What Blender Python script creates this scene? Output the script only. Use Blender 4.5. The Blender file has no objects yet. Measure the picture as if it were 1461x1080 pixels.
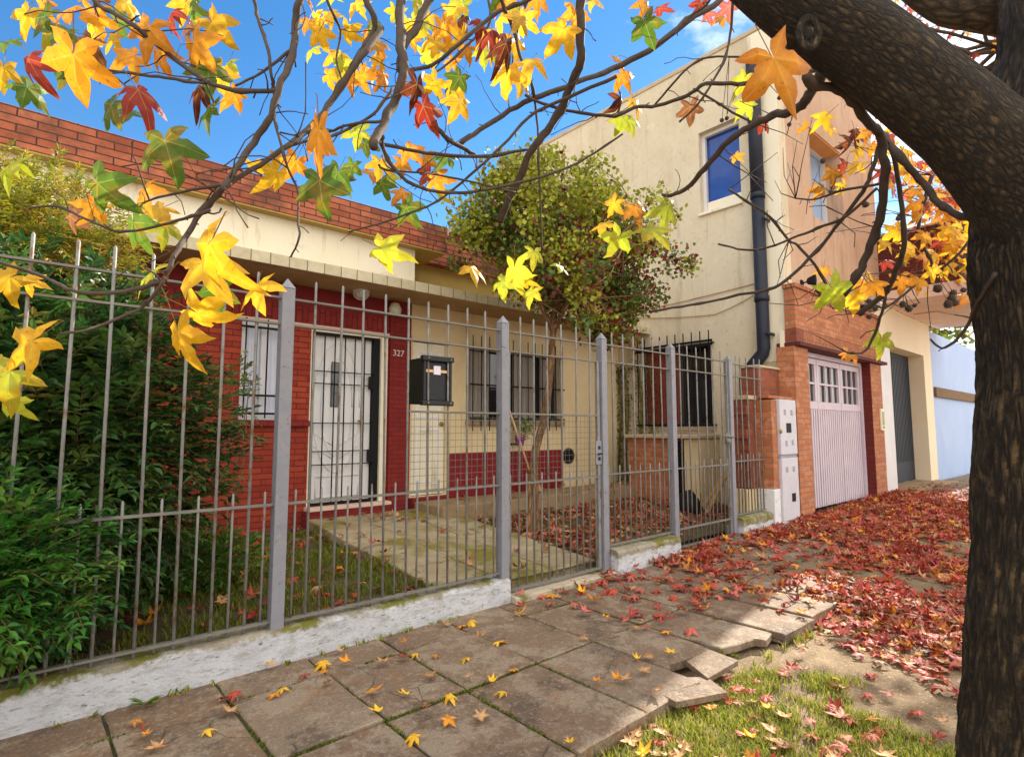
import bpy, bmesh, math, random
from mathutils import Vector, Matrix, noise as mnoise
R = math.radians
rnd = random.Random(7)
scene = bpy.context.scene
COL = scene.collection

# ------------------------------------------------------------------ helpers
class MB:
    """collects shapes (world coordinates) and links them as one mesh object"""
    def __init__(s):
        s.v = []; s.f = []; s.mi = []; s.c = []; s.cur = 0; s.col = None
    def add(s, vs, fs, cols=None):
        o = len(s.v)
        s.v.extend(vs)
        for f in fs:
            s.f.append(tuple(i + o for i in f)); s.mi.append(s.cur)
        if s.col is not None or cols is not None:
            s.c.extend(cols if cols is not None else [s.col] * len(vs))
    def box(s, x0, x1, y0, y1, z0, z1):
        vs = [(x, y, z) for z in (z0, z1) for x, y in ((x0, y0), (x1, y0), (x1, y1), (x0, y1))]
        s.add(vs, [(3, 2, 1, 0), (4, 5, 6, 7), (0, 1, 5, 4), (1, 2, 6, 5), (2, 3, 7, 6), (3, 0, 4, 7)])
    def obox(s, mat, sx, sy, sz):
        vs = [tuple(mat @ Vector((x * sx, y * sy, z * sz))) for z in (-.5, .5) for x, y in ((-.5, -.5), (.5, -.5), (.5, .5), (-.5, .5))]
        s.add(vs, [(3, 2, 1, 0), (4, 5, 6, 7), (0, 1, 5, 4), (1, 2, 6, 5), (2, 3, 7, 6), (3, 0, 4, 7)])
    def beam(s, a, b, w, h=None):
        a = Vector(a); b = Vector(b); d = b - a
        q = d.to_track_quat('X', 'Z').to_matrix().to_4x4()
        s.obox(Matrix.Translation((a + b) / 2) @ q, d.length, w, h or w)
    def prism(s, poly, y0, y1, axis='y'):
        n = len(poly)
        if axis == 'y': vs = [(p[0], y0, p[1]) for p in poly] + [(p[0], y1, p[1]) for p in poly]
        elif axis == 'x': vs = [(y0, p[0], p[1]) for p in poly] + [(y1, p[0], p[1]) for p in poly]
        else: vs = [(p[0], p[1], y0) for p in poly] + [(p[0], p[1], y1) for p in poly]
        fs = [tuple(range(n)), tuple(range(2 * n - 1, n - 1, -1))] + [(i, i + n, (i + 1) % n + n, (i + 1) % n) for i in range(n)]
        s.add(vs, fs)
    def tube(s, pts, rad, n=8, cap=True, jit=None):
        pts = [Vector(p) for p in pts]
        if not isinstance(rad, (list, tuple)): rad = [rad] * len(pts)
        vs = []; fs = []; up = None
        for i, p in enumerate(pts):
            t = (pts[min(i + 1, len(pts) - 1)] - pts[max(i - 1, 0)])
            if t.length < 1e-9: t = Vector((0, 0, 1))
            t.normalize()
            if up is None:
                up = Vector((0, 0, 1)) if abs(t.z) < .9 else Vector((1, 0, 0))
            a = t.cross(up)
            if a.length < 1e-6: a = t.orthogonal()
            a.normalize(); up = a.cross(t).normalized()
            for k in range(n):
                an = 2 * math.pi * k / n
                r = rad[i] * (1 if jit is None else jit(i, k, p))
                vs.append(tuple(p + (a * math.cos(an) + up * math.sin(an)) * r))
        for i in range(len(pts) - 1):
            for k in range(n):
                k2 = (k + 1) % n
                fs.append((i * n + k, i * n + k2, (i + 1) * n + k2, (i + 1) * n + k))
        if cap:
            fs.append(tuple(range(n - 1, -1, -1))); fs.append(tuple((len(pts) - 1) * n + k for k in range(n)))
        s.add(vs, fs)
    def lathe(s, prof, cx, cy, n=16):
        vs = []; fs = []
        for r, z in prof:
            for k in range(n):
                a = 2 * math.pi * k / n; vs.append((cx + r * math.cos(a), cy + r * math.sin(a), z))
        for i in range(len(prof) - 1):
            for k in range(n):
                k2 = (k + 1) % n; fs.append((i * n + k, i * n + k2, (i + 1) * n + k2, (i + 1) * n + k))
        fs.append(tuple(range(n - 1, -1, -1))); fs.append(tuple((len(prof) - 1) * n + k for k in range(n)))
        s.add(vs, fs)
    def ball(s, c, r, sx=1, sy=1, sz=1, nu=8, nv=6):
        vs = [(c[0], c[1], c[2] - r * sz)]; fs = []
        for j in range(1, nv):
            t = -math.pi / 2 + math.pi * j / nv
            for k in range(nu):
                a = 2 * math.pi * k / nu
                vs.append((c[0] + r * sx * math.cos(t) * math.cos(a), c[1] + r * sy * math.cos(t) * math.sin(a), c[2] + r * sz * math.sin(t)))
        vs.append((c[0], c[1], c[2] + r * sz)); L = len(vs) - 1
        for k in range(nu):
            k2 = (k + 1) % nu
            fs.append((0, 1 + k2, 1 + k)); fs.append((L, L - nu + k, L - nu + k2))
            for j in range(nv - 2):
                fs.append((1 + j * nu + k, 1 + j * nu + k2, 1 + (j + 1) * nu + k2, 1 + (j + 1) * nu + k))
        s.add(vs, fs)
    def build(s, name, mats, parent=None, smooth=False, bevel=0, origin=None):
        me = bpy.data.meshes.new(name)
        vs = s.v
        if origin is not None:
            vs = [(a - origin[0], b - origin[1], c - origin[2]) for a, b, c in vs]
        me.from_pydata(vs, [], s.f)
        if not isinstance(mats, (list, tuple)): mats = [mats]
        for m in mats: me.materials.append(m)
        if len(mats) > 1: me.polygons.foreach_set('material_index', s.mi)
        if s.c:
            at = me.color_attributes.new('Col', 'FLOAT_COLOR', 'POINT')
            at.data.foreach_set('color', [x for c in s.c for x in (c[0], c[1], c[2], c[3] if len(c) > 3 else 1.0)])
        if smooth: me.polygons.foreach_set('use_smooth', [True] * len(me.polygons))
        me.update()
        o = bpy.data.objects.new(name, me); COL.objects.link(o)
        if origin is not None: o.location = origin
        if parent is not None: attach(o, parent)
        if bevel:
            b = o.modifiers.new('Bevel', 'BEVEL'); b.width = bevel; b.segments = 2; b.limit_method = 'ANGLE'; b.angle_limit = R(50)
        return o

def attach(o, parent):
    # parents are never rotated or scaled, so only their world offset matters
    def wloc(q):
        t = Vector(q.location)
        if q.parent is not None: t = wloc(q.parent) + q.matrix_parent_inverse.to_translation() + t
        return t
    o.parent = parent
    o.matrix_parent_inverse = Matrix.Translation(-wloc(parent))

def tag(o, label=None, cat=None, group=None, kind=None):
    if label: o['label'] = label
    if cat: o['category'] = cat
    if group: o['group'] = group
    if kind: o['kind'] = kind
    return o

def thing(name, label, cat, loc, group=None):
    o = bpy.data.objects.new(name, None); COL.objects.link(o)
    o.location = loc; o.empty_display_size = .1
    return tag(o, label, cat, group)

# camera frame used to lay out measured branch and leaf positions in real depth
CAM_H, CAM_F = 1.35, 800.0
PIT, AZ = R(5.14), R(49)
FW = Vector((math.cos(AZ) * math.cos(PIT), math.sin(AZ) * math.cos(PIT), math.sin(PIT)))
RT = Vector((math.sin(AZ), -math.cos(AZ), 0))
UP = RT.cross(FW)
CP = Vector((0, 0, CAM_H))
def at(px, py, d):
    """the point d metres deep seen at photograph pixel px, py"""
    return CP + (FW + RT * ((px - 730.5) / CAM_F) - UP * ((py - 540) / CAM_F)) * d

# ------------------------------------------------------------------ materials
def nt(name):
    m = bpy.data.materials.new(name); m.use_nodes = True
    n = m.node_tree; n.nodes.clear()
    out = n.nodes.new('ShaderNodeOutputMaterial')
    b = n.nodes.new('ShaderNodeBsdfPrincipled')
    n.links.new(b.outputs[0], out.inputs[0])
    return m, n, b, out
def rgb(c): return (c[0], c[1], c[2], 1)
def N(n, t, **kw):
    x = n.nodes.new(t)
    for k, v in kw.items():
        if k.startswith('_'): setattr(x, k[1:], v)
        else: x.inputs[k.replace('__', ' ')].default_value = v
    return x
def pos(n):
    return n.nodes.new('ShaderNodeNewGeometry').outputs['Position']
def noise(n, vec, scale, detail=4, rough=.6, stretch=None):
    if stretch:
        mp = n.nodes.new('ShaderNodeMapping'); mp.inputs['Scale'].default_value = stretch
        n.links.new(vec, mp.inputs[0]); vec = mp.outputs[0]
    x = N(n, 'ShaderNodeTexNoise', Scale=scale, Detail=detail, Roughness=rough)
    n.links.new(vec, x.inputs['Vector']); return x.outputs['Fac']
def ramp(n, fac, stops):
    r = n.nodes.new('ShaderNodeValToRGB'); e = r.color_ramp.elements
    while len(e) < len(stops): e.new(.5)
    for i, (p, c) in enumerate(stops):
        e[i].position = p; e[i].color = rgb(c) if isinstance(c, tuple) else (c, c, c, 1)
    n.links.new(fac, r.inputs[0]); return r.outputs[0]
def mix(n, fac, a, b, typ='MIX'):
    m = n.nodes.new('ShaderNodeMix'); m.data_type = 'RGBA'; m.blend_type = typ
    for sock, v in ((m.inputs[0], fac), (m.inputs[6], a), (m.inputs[7], b)):
        if isinstance(v, (int, float)): sock.default_value = v
        elif isinstance(v, tuple): sock.default_value = rgb(v)
        else: n.links.new(v, sock)
    return m.outputs[2]
def bump(n, b, h, strength=.3, dist=.01):
    x = N(n, 'ShaderNodeBump', Strength=strength, Distance=dist)
    n.links.new(h, x.inputs['Height']); n.links.new(x.outputs[0], b.inputs['Normal'])

def mat_noise(name, base, alt, scale=3, rough=.85, bs=60, bstr=.25, bdist=.004, stains=(), metal=0, spec=.4, stretch=None, speck=None):
    m, n, b, o = nt(name); p = pos(n)
    c = mix(n, ramp(n, noise(n, p, scale, 5, .65, stretch), [(.3, 0.), (.7, 1.)]), base, alt)
    for (sc, scl, lo, hi, st) in stains:
        c = mix(n, ramp(n, noise(n, p, scl, 6, .68, st), [(lo, 0.), (hi, 1.)]), c, sc)
    if speck:
        c = mix(n, ramp(n, noise(n, p, speck[1], 2, .5), [(speck[2], 0.), (speck[2] + .06, 1.)]), c, speck[0])
    n.links.new(c, b.inputs['Base Color'])
    b.inputs['Roughness'].default_value = rough; b.inputs['Metallic'].default_value = metal
    b.inputs['Specular IOR Level'].default_value = spec
    if bstr: bump(n, b, noise(n, p, bs, 5, .6), bstr, bdist)
    return m

def mat_brick(name, c1, c2, mortar, bw=.24, rh=.065, ms=.006, dirt=(.05, .03, .02), dlo=.56, dhi=.75, rough=.85, bstr=.6, swap=False, light=None):
    m, n, b, o = nt(name); p = pos(n)
    s = n.nodes.new('ShaderNodeSeparateXYZ'); n.links.new(p, s.inputs[0])
    ad = N(n, 'ShaderNodeMath', _operation='ADD'); n.links.new(s.outputs[0], ad.inputs[0]); n.links.new(s.outputs[1], ad.inputs[1])
    cb = n.nodes.new('ShaderNodeCombineXYZ')
    n.links.new(ad.outputs[0], cb.inputs[1 if swap else 0]); n.links.new(s.outputs[2], cb.inputs[0 if swap else 1])
    # a little waviness so the courses are not ruled
    nz = N(n, 'ShaderNodeTexNoise', Scale=9, Detail=2); n.links.new(p, nz.inputs['Vector'])
    vm = N(n, 'ShaderNodeVectorMath', _operation='MULTIPLY_ADD'); vm.inputs[1].default_value = (.006, .006, 0); vm.inputs[2].default_value = (0, 0, 0)
    n.links.new(nz.outputs['Color'], vm.inputs[0]); n.links.new(cb.outputs[0], vm.inputs[2])
    t = N(n, 'ShaderNodeTexBrick', Scale=1, Bias=0)
    t.inputs['Mortar Size'].default_value = ms; t.inputs['Mortar Smooth'].default_value = .15
    t.inputs['Brick Width'].default_value = bw; t.inputs['Row Height'].default_value = rh
    t.inputs['Color1'].default_value = rgb(c1); t.inputs['Color2'].default_value = rgb(c2); t.inputs['Mortar'].default_value = rgb(mortar)
    n.links.new(vm.outputs[0], t.inputs['Vector'])
    c = mix(n, .55, t.outputs['Color'], ramp(n, noise(n, p, 14, 6, .7), [(.25, .45), (.75, 1.0)]), 'MULTIPLY')
    c = mix(n, ramp(n, noise(n, p, 2.3, 6, .7), [(dlo, 0.), (dhi, .8)]), c, dirt)
    if light: c = mix(n, ramp(n, noise(n, p, 5, 5, .7), [(.55, 0.), (.75, .75)]), c, light)
    n.links.new(c, b.inputs['Base Color']); b.inputs['Roughness'].default_value = rough
    h = N(n, 'ShaderNodeMath', _operation='MULTIPLY_ADD'); h.inputs[1].default_value = -1.0
    n.links.new(t.outputs['Fac'], h.inputs[0]); n.links.new(noise(n, p, 70, 4), h.inputs[2])
    bump(n, b, h.outputs[0], bstr, .006)
    return m

def mat_leaf(name, ramp_cols=None, attr=True, trans=.45, rough=.5, var=.25, vary_scale=40, veins=False):
    m, n, b, o = nt(name)
    if attr:
        a = n.nodes.new('ShaderNodeVertexColor'); a.layer_name = 'Col'; c = a.outputs[0]
    else:
        g = n.nodes.new('ShaderNodeNewGeometry')
        c = ramp(n, g.outputs['Random Per Island'], ramp_cols)
    if var:
        c = mix(n, var, c, ramp(n, noise(n, pos(n), vary_scale, 4), [(.3, .35), (.7, 1.3)]), 'MULTIPLY')
    if veins:
        g1 = noise(n, pos(n), vary_scale * .55, 3, .5)
        c = mix(n, ramp(n, g1, [(.50, 0.), (.68, .55)]), c, mix(n, .5, c, (.55, .14, .01)))
        c = mix(n, ramp(n, noise(n, pos(n), vary_scale * 3.2, 5, .7), [(.60, 0.), (.70, .75)]), c, (.16, .05, .012))
        c = mix(n, ramp(n, a.outputs['Alpha'], [(0.02, .5), (.09, 0.)]), c, mix(n, .55, c, (.80, .62, .18)))
    n.links.new(c, b.inputs['Base Color']); b.inputs['Roughness'].default_value = rough
    b.inputs['Specular IOR Level'].default_value = .35
    tr = n.nodes.new('ShaderNodeBsdfTranslucent'); n.links.new(c, tr.inputs[0])
    ms = n.nodes.new('ShaderNodeMixShader'); ms.inputs[0].default_value = trans
    n.links.new(b.outputs[0], ms.inputs[1]); n.links.new(tr.outputs[0], ms.inputs[2]); n.links.new(ms.outputs[0], o.inputs[0])
    return m

def mat_glass(name, col, rough=.05):
    m, n, b, o = nt(name)
    b.inputs['Base Color'].default_value = rgb(col); b.inputs['Roughness'].default_value = rough
    b.inputs['Specular IOR Level'].default_value = .8
    return m
def mat_plain(name, col, rough=.6, metal=0, spec=.4):
    return mat_noise(name, col, tuple(x * .78 for x in col), 6, rough, 90, .08, .002, metal=metal, spec=spec)

MOSS = (.12, .12, .015)
M = dict(
  parapet=mat_brick('parapet_brick', (.36, .075, .03), (.54, .16, .075), (.05, .022, .016), .26, .068, .006, (.075, .035, .022), .45, .66),
  redbrick=mat_brick('painted_brick', (.30, .026, .011), (.44, .06, .022), (.17, .012, .008), .24, .066, .006, (.15, .01, .008), .55, .8),
  soldier=mat_brick('soldier_brick', (.26, .016, .012), (.32, .024, .014), (.10, .006, .005), .24, .07, .006, (.12, .01, .01), .55, .8, swap=True),
  burgundy=mat_noise('burgundy_paint', (.17, .006, .009), (.22, .01, .012), 3, .7, 50, .2),
  crimson=mat_brick('crimson_brick', (.22, .012, .010), (.27, .016, .013), (.13, .008, .008), .2, .06, .005, (.13, .008, .008), .55, .8, bstr=.4),
  orangebrick=mat_brick('orange_brick', (.44, .125, .04), (.60, .22, .09), (.34, .17, .10), .22, .075, .011, (.28, .10, .05), .6, .8, light=(.66, .36, .22)),
  orangesoldier=mat_brick('orange_soldier_brick', (.40, .125, .05), (.50, .19, .09), (.16, .06, .035), .28, .07, .008, (.28, .10, .05), .6, .8, swap=True),
  darkbrick=mat_brick('dark_brick', (.26, .05, .022), (.36, .085, .035), (.2, .10, .06), .22, .075, .009, (.10, .03, .02), .5, .75),
  cream=mat_noise('cream_render', (.68, .53, .30), (.74, .60, .37), 1.6, .9, 120, .35, .004, stains=[((.42, .31, .15), 1.1, .60, .85, (1, 1, .35)), ((.78, .68, .48), 3, .62, .8, None)]),
  cream_wall=mat_noise('tall_wall_render', (.64, .545, .39), (.71, .62, .465), 2.4, .95, 70, .7, .008, stains=[((.44, .36, .24), .9, .52, .78, (1, 1, .28)), ((.52, .43, .29), 14, .56, .74, None), ((.36, .29, .19), 4.5, .56, .76, (1, 1, .10)), ((.80, .72, .56), 2.5, .6, .8, None)]),
  salmon=mat_noise('salmon_render', (.50, .325, .22), (.58, .40, .285), 2.2, .95, 70, .6, .008, stains=[((.30, .18, .11), 5, .56, .76, (1, 1, .10)), ((.34, .2, .12), 1.4, .52, .8, (2, 2, .35)), ((.74, .46, .28), 4, .6, .8, None)]),
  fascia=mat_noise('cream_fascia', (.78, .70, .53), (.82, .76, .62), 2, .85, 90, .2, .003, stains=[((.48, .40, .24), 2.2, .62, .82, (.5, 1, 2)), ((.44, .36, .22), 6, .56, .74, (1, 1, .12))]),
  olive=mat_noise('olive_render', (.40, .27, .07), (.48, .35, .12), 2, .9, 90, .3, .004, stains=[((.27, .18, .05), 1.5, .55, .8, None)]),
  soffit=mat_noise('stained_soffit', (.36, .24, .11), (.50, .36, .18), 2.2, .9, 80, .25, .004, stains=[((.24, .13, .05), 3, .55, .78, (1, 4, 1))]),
  tile=mat_brick('edge_tile', (.66, .58, .40), (.58, .50, .33), (.22, .17, .10), .19, .5, .006, (.34, .27, .15), .58, .85, bstr=.3),
  white=mat_noise('white_paint', (.70, .69, .71), (.62, .61, .64), 3, .55, 60, .08, .002, stains=[((.55, .50, .45), 4, .68, .9, None)]),
  doorwhite=mat_noise('door_enamel', (.80, .77, .76), (.74, .73, .76), 2, .4, 60, .05, .002),
  bluewhite=mat_noise('pale_blue_wall', (.34, .45, .70), (.40, .50, .74), 1.2, .85, 80, .25, .003, stains=[((.26, .34, .52), 2, .6, .85, (1, 1, .4))]),
  whitewash=mat_noise('whitewash', (.76, .77, .78), (.66, .67, .69), 7, .9, 70, .8, .012, stains=[((.50, .48, .44), 9, .56, .72, (1, 1, 2)), ((.25, .23, .19), 16, .64, .72, (.7, 1, 1.8))]),
  concrete=mat_noise('old_concrete', (.40, .33, .24), (.48, .42, .32), 5, .9, 60, .5, .006, stains=[(MOSS, 3.5, .52, .66, None), ((.2, .15, .1), 9, .6, .75, None)]),
  path=mat_noise('path_concrete', (.31, .245, .145), (.42, .35, .23), 2.5, .9, 60, .4, .005, stains=[((.20, .17, .025), 1.6, .46, .60, None), ((.16, .11, .065), 7, .54, .68, None)]),
  slab=None, soil=None,
  fencemetal=mat_noise('grey_fence_paint', (.17, .17, .175), (.24, .235, .225), 12, .5, 120, .1, .002, spec=.5, stains=[((.15, .08, .04), 22, .54, .64, (1, 1, .5)), ((.30, .29, .27), 30, .58, .68, (1, 1, .4))]),
  postmetal=mat_noise('grey_post_paint', (.19, .195, .235), (.24, .24, .275), 10, .5, 120, .12, .002, spec=.5, stains=[((.30, .29, .28), 14, .60, .74, (1, 1, .4)), ((.13, .08, .05), 26, .60, .68, None)]),
  railmetal=mat_noise('dull_rail_paint', (.14, .132, .12), (.20, .185, .16), 12, .55, 120, .1, .002),
  black=mat_plain('black_metal', (.008, .008, .010), .6, spec=.2),
  blackbox=mat_plain('black_plastic', (.012, .013, .018), .4, spec=.3),
  boxdark=mat_plain('dark_green_side', (.014, .018, .010), .6, spec=.2),
  pipe=mat_plain('dark_grey_pipe', (.022, .026, .042), .5, spec=.25),
  glassblue=mat_glass('blue_window', (.012, .07, .36), .08),
  skyreflection=mat_glass('painted_sky_reflection', (.34, .52, .80), .04),  # reflected sky painted in as the pane's pale blue base colour
  glassdark=mat_glass('dark_window', (.015, .017, .02), .06),
  curtain=mat_noise('net_curtain', (.74, .76, .86), (.62, .64, .76), 5, .9, 40, .2, .01, stretch=(14, 14, .4)),
  gate=mat_noise('blue_black_gate', (.012, .017, .032), (.020, .026, .042), 4, .6, 60, .1, .002),
  garagepaint=mat_noise('lilac_white_paint', (.55, .46, .54), (.63, .55, .61), 3, .6, 60, .1, .002, stains=[((.48, .40, .44), 5, .62, .85, (2, 2, .4))]),
  groove=mat_plain('groove_paint', (.11, .06, .11), .8),
  wood=mat_noise('weathered_wood', (.36, .22, .08), (.46, .30, .13), 5, .8, 60, .4, .004, stretch=(6, 6, .8), stains=[((.15, .09, .04), 6, .55, .75, (1, 1, .3))]),
  darkwood=mat_noise('dark_beam_wood', (.13, .07, .03), (.20, .12, .06), 5, .85, 60, .6, .006, stretch=(.8, 6, 6)),
  handle=mat_noise('pale_wood', (.62, .40, .18), (.70, .48, .24), 8, .7, 60, .2, .002),
  brass=mat_plain('aged_brass', (.35, .24, .05), .4, .7),
  lampwhite=mat_plain('lamp_opal', (.72, .68, .55), .35),
  greycab=mat_noise('meter_cabinet_paint', (.52, .50, .57), (.58, .56, .61), 5, .55, 60, .08, .002, stains=[((.42, .40, .42), 6, .58, .75, None)]),
  ink=mat_plain('dark_marking', (.12, .12, .15), .7),
  greymark=mat_plain('faded_marking', (.34, .33, .40), .7),
  paper=mat_plain('white_paper', (.78, .72, .84), .8),
  number=mat_plain('pink_white_numeral', (.82, .64, .58), .6),
  purple=mat_plain('purple_pot', (.42, .03, .36), .4),
  roofmetal=mat_noise('weathered_tile', (.34, .22, .17), (.44, .32, .25), 6, .8, 50, .3, .004),
  balconyred=mat_brick('balcony_brick', (.11, .014, .010), (.15, .022, .014), (.05, .009, .007), .24, .07, .006, (.08, .012, .01), .5, .75),
  pinkslab=mat_noise('pink_render', (.66, .46, .38), (.72, .54, .44), 2, .9, 80, .2, .003),
  ivorywall=mat_noise('ivory_render', (.76, .64, .46), (.80, .70, .54), 1.5, .88, 90, .2, .003, stains=[((.55, .42, .28), 1.6, .62, .85, (1, 1, .4))]),
  stepstone=mat_noise('brown_step_concrete', (.26, .17, .09), (.34, .24, .13), 4, .9, 60, .4, .005, stains=[((.13, .09, .05), 5, .55, .75, None), (MOSS, 4, .6, .75, None)]),
  mortarcap=mat_noise('mortar_cap', (.46, .36, .24), (.54, .44, .31), 6, .9, 60, .4, .005),
)
def mat_slab():
    m, n, b, o = nt('pavement_slab'); p = pos(n)
    g = n.nodes.new('ShaderNodeNewGeometry')
    of = N(n, 'ShaderNodeVectorMath', _operation='MULTIPLY_ADD'); of.inputs[1].default_value = (7, 5, 3)
    cbx = n.nodes.new('ShaderNodeCombineXYZ')
    for i in range(3): n.links.new(g.outputs['Random Per Island'], cbx.inputs[i])
    n.links.new(cbx.outputs[0], of.inputs[0]); n.links.new(p, of.inputs[2]); q = of.outputs[0]   # every slab has its own stains
    c = ramp(n, g.outputs['Random Per Island'], [(0, (.135, .083, .05)), (.35, (.185, .122, .078)), (.7, (.155, .092, .053)), (1, (.205, .145, .10))])
    c = mix(n, ramp(n, noise(n, q, 3.4, 12, .78), [(.50, 0.), (.56, .75)]), c, (.29, .225, .16))
    c = mix(n, ramp(n, noise(n, q, 2.6, 12, .76), [(.53, 0.), (.59, .8)]), c, (.09, .06, .04))
    c = mix(n, ramp(n, noise(n, q, 6, 12, .8), [(.54, 0.), (.61, .7)]), c, (.23, .12, .055))
    c = mix(n, ramp(n, noise(n, q, 40, 6, .8), [(.53, 0.), (.62, .55)]), c, (.37, .31, .25))
    c = mix(n, ramp(n, noise(n, q, 75, 4, .75), [(.57, 0.), (.64, .75)]), c, (.055, .04, .03))
    v = n.nodes.new('ShaderNodeTexVoronoi'); v.feature = 'DISTANCE_TO_EDGE'; v.inputs['Scale'].default_value = 2.1
    wz = N(n, 'ShaderNodeTexNoise', Scale=5, Detail=5); n.links.new(q, wz.inputs['Vector'])
    n.links.new(mix(n, .12, q, wz.outputs['Color'], 'ADD'), v.inputs['Vector'])
    cr = N(n, 'ShaderNodeMath', _operation='MULTIPLY'); n.links.new(ramp(n, v.outputs['Distance'], [(.0, 1.), (.008, 0.)]), cr.inputs[0]); n.links.new(ramp(n, noise(n, q, 1.3, 2), [(.52, 0.), (.56, .8)]), cr.inputs[1])
    c = mix(n, cr.outputs[0], c, (.04, .03, .022))
    n.links.new(c, b.inputs['Base Color']); b.inputs['Roughness'].default_value = .82
    hh = N(n, 'ShaderNodeMath', _operation='SUBTRACT'); n.links.new(noise(n, q, 38, 10, .78), hh.inputs[0]); n.links.new(cr.outputs[0], hh.inputs[1])
    bump(n, b, hh.outputs[0], .7, .008); return m
def mat_soil():
    m, n, b, o = nt('bare_earth'); p = pos(n)
    c = mix(n, ramp(n, noise(n, p, 2.2, 7, .7), [(.3, 0.), (.7, 1.)]), (.15, .095, .05), (.30, .21, .12))
    c = mix(n, ramp(n, noise(n, p, 35, 4, .7), [(.5, 0.), (.7, .7)]), c, (.13, .085, .045))
    c = mix(n, ramp(n, noise(n, p, 90, 2, .5), [(.62, 0.), (.68, .8)]), c, (.50, .40, .28))
    n.links.new(c, b.inputs['Base Color']); b.inputs['Roughness'].default_value = .95
    bump(n, b, noise(n, p, 30, 8, .75), .9, .02); return m
M['slab'] = mat_slab(); M['soil'] = mat_soil()
M['gardensoil'] = mat_noise('garden_soil', (.07, .045, .022), (.12, .075, .04), 5, .95, 40, .9, .02, stains=[((.06, .08, .012), 3, .5, .65, None)])
M['jointmoss'] = mat_noise('mossy_joint', (.04, .035, .016), (.07, .08, .012), 5, .95, 60, .8, .01, stains=[((.035, .026, .018), 6, .48, .6, None)])
M['asphalt'] = mat_noise('asphalt', (.06, .058, .055), (.085, .08, .075), 3, .9, 80, .5, .006)
M['bark'] = None
def mat_bark(name, c0, c1, c2, sc=(26, 26, 5), strength=1.0, dist=.03, warp=.5):
    m, n, b, o = nt(name)
    a = n.nodes.new('ShaderNodeVertexColor'); a.layer_name = 'Col'
    p = a.outputs[0]      # bark coordinates stored along the limb
    mp = n.nodes.new('ShaderNodeMapping'); mp.inputs['Scale'].default_value = sc; n.links.new(p, mp.inputs[0])
    wz = N(n, 'ShaderNodeTexNoise', Scale=1.3, Detail=5, Roughness=.65); n.links.new(mp.outputs[0], wz.inputs['Vector'])
    wv = mix(n, warp, mp.outputs[0], wz.outputs['Color'], 'ADD')
    v = n.nodes.new('ShaderNodeTexVoronoi'); v.feature = 'DISTANCE_TO_EDGE'; v.inputs['Scale'].default_value = 1.0
    n.links.new(wv, v.inputs['Vector'])
    nz = noise(n, p, 85, 6, .75)
    n2 = noise(n, mp.outputs[0], 1.7, 8, .72)
    hv = N(n, 'ShaderNodeMath', _operation='MULTIPLY_ADD'); hv.inputs[1].default_value = .55; hv.inputs[2].default_value = -.27
    n.links.new(n2, hv.inputs[0])
    hs_ = N(n, 'ShaderNodeMath', _operation='ADD'); n.links.new(v.outputs['Distance'], hs_.inputs[0]); n.links.new(hv.outputs[0], hs_.inputs[1])
    h = ramp(n, hs_.outputs[0], [(.02, 0.), (.34, 1.)])
    c = mix(n, h, c0, mix(n, ramp(n, nz, [(.35, 0.), (.7, 1.)]), c1, c2))
    c = mix(n, ramp(n, noise(n, p, 11, 4), [(.55, 0.), (.75, .5)]), c, (.10, .085, .03))
    c = mix(n, ramp(n, noise(n, p, 4.5, 6, .7), [(.50, 0.), (.66, .65)]), c, tuple(x * .45 for x in c1))
    c = mix(n, ramp(n, noise(n, p, 7.5, 7, .75), [(.58, 0.), (.68, .6)]), c, tuple(x * 1.25 for x in c2))
    n.links.new(c, b.inputs['Base Color']); b.inputs['Roughness'].default_value = .9
    hh = N(n, 'ShaderNodeMath', _operation='MULTIPLY_ADD'); hh.inputs[1].default_value = .35
    n.links.new(nz, hh.inputs[0]); n.links.new(h, hh.inputs[2])
    bump(n, b, hh.outputs[0], strength, dist); return m

# ------------------------------------------------------------------ camera, sky, sun
cam = bpy.data.cameras.new('camera'); co = bpy.data.objects.new('camera', cam); COL.objects.link(co)
cam.sensor_width = 36; cam.lens = CAM_F / 1461 * 36; cam.clip_start = .05; cam.clip_end = 600
co.location = CP; co.rotation_euler = (R(90) + PIT, 0, AZ - R(90)); scene.camera = co

FILL_CLOUD = (10.5, 10.1, 9.3)
SUN_AZ, SUN_EL = R(9.5), R(35)
S = Vector((math.cos(SUN_AZ) * math.cos(SUN_EL), math.sin(SUN_AZ) * math.cos(SUN_EL), math.sin(SUN_EL)))
sl = bpy.data.lights.new('sun', 'SUN'); sl.energy = 5.0; sl.angle = R(.5); sl.color = (1, .93, .80)
so = bpy.data.objects.new('sun', sl); COL.objects.link(so)
so.rotation_euler = (-S).to_track_quat('-Z', 'Y').to_euler(); so.location = (0, 0, 20)
w = bpy.data.worlds.new('World'); scene.world = w; w.use_nodes = True
wn = w.node_tree; wn.nodes.clear()
sky = wn.nodes.new('ShaderNodeTexSky'); sky.sky_type = 'NISHITA'; sky.sun_disc = False
sky.sun_elevation = SUN_EL; sky.sun_rotation = R(90) - SUN_AZ
sky.air_density = 1.0; sky.dust_density = 0.05; sky.ozone_density = 1.5
hs = wn.nodes.new('ShaderNodeHueSaturation'); hs.inputs['Saturation'].default_value = 1.33
bg = wn.nodes.new('ShaderNodeBackground'); bg.inputs[1].default_value = .10
wo = wn.nodes.new('ShaderNodeOutputWorld')
wn.links.new(sky.outputs[0], hs.inputs['Color'])
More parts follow.
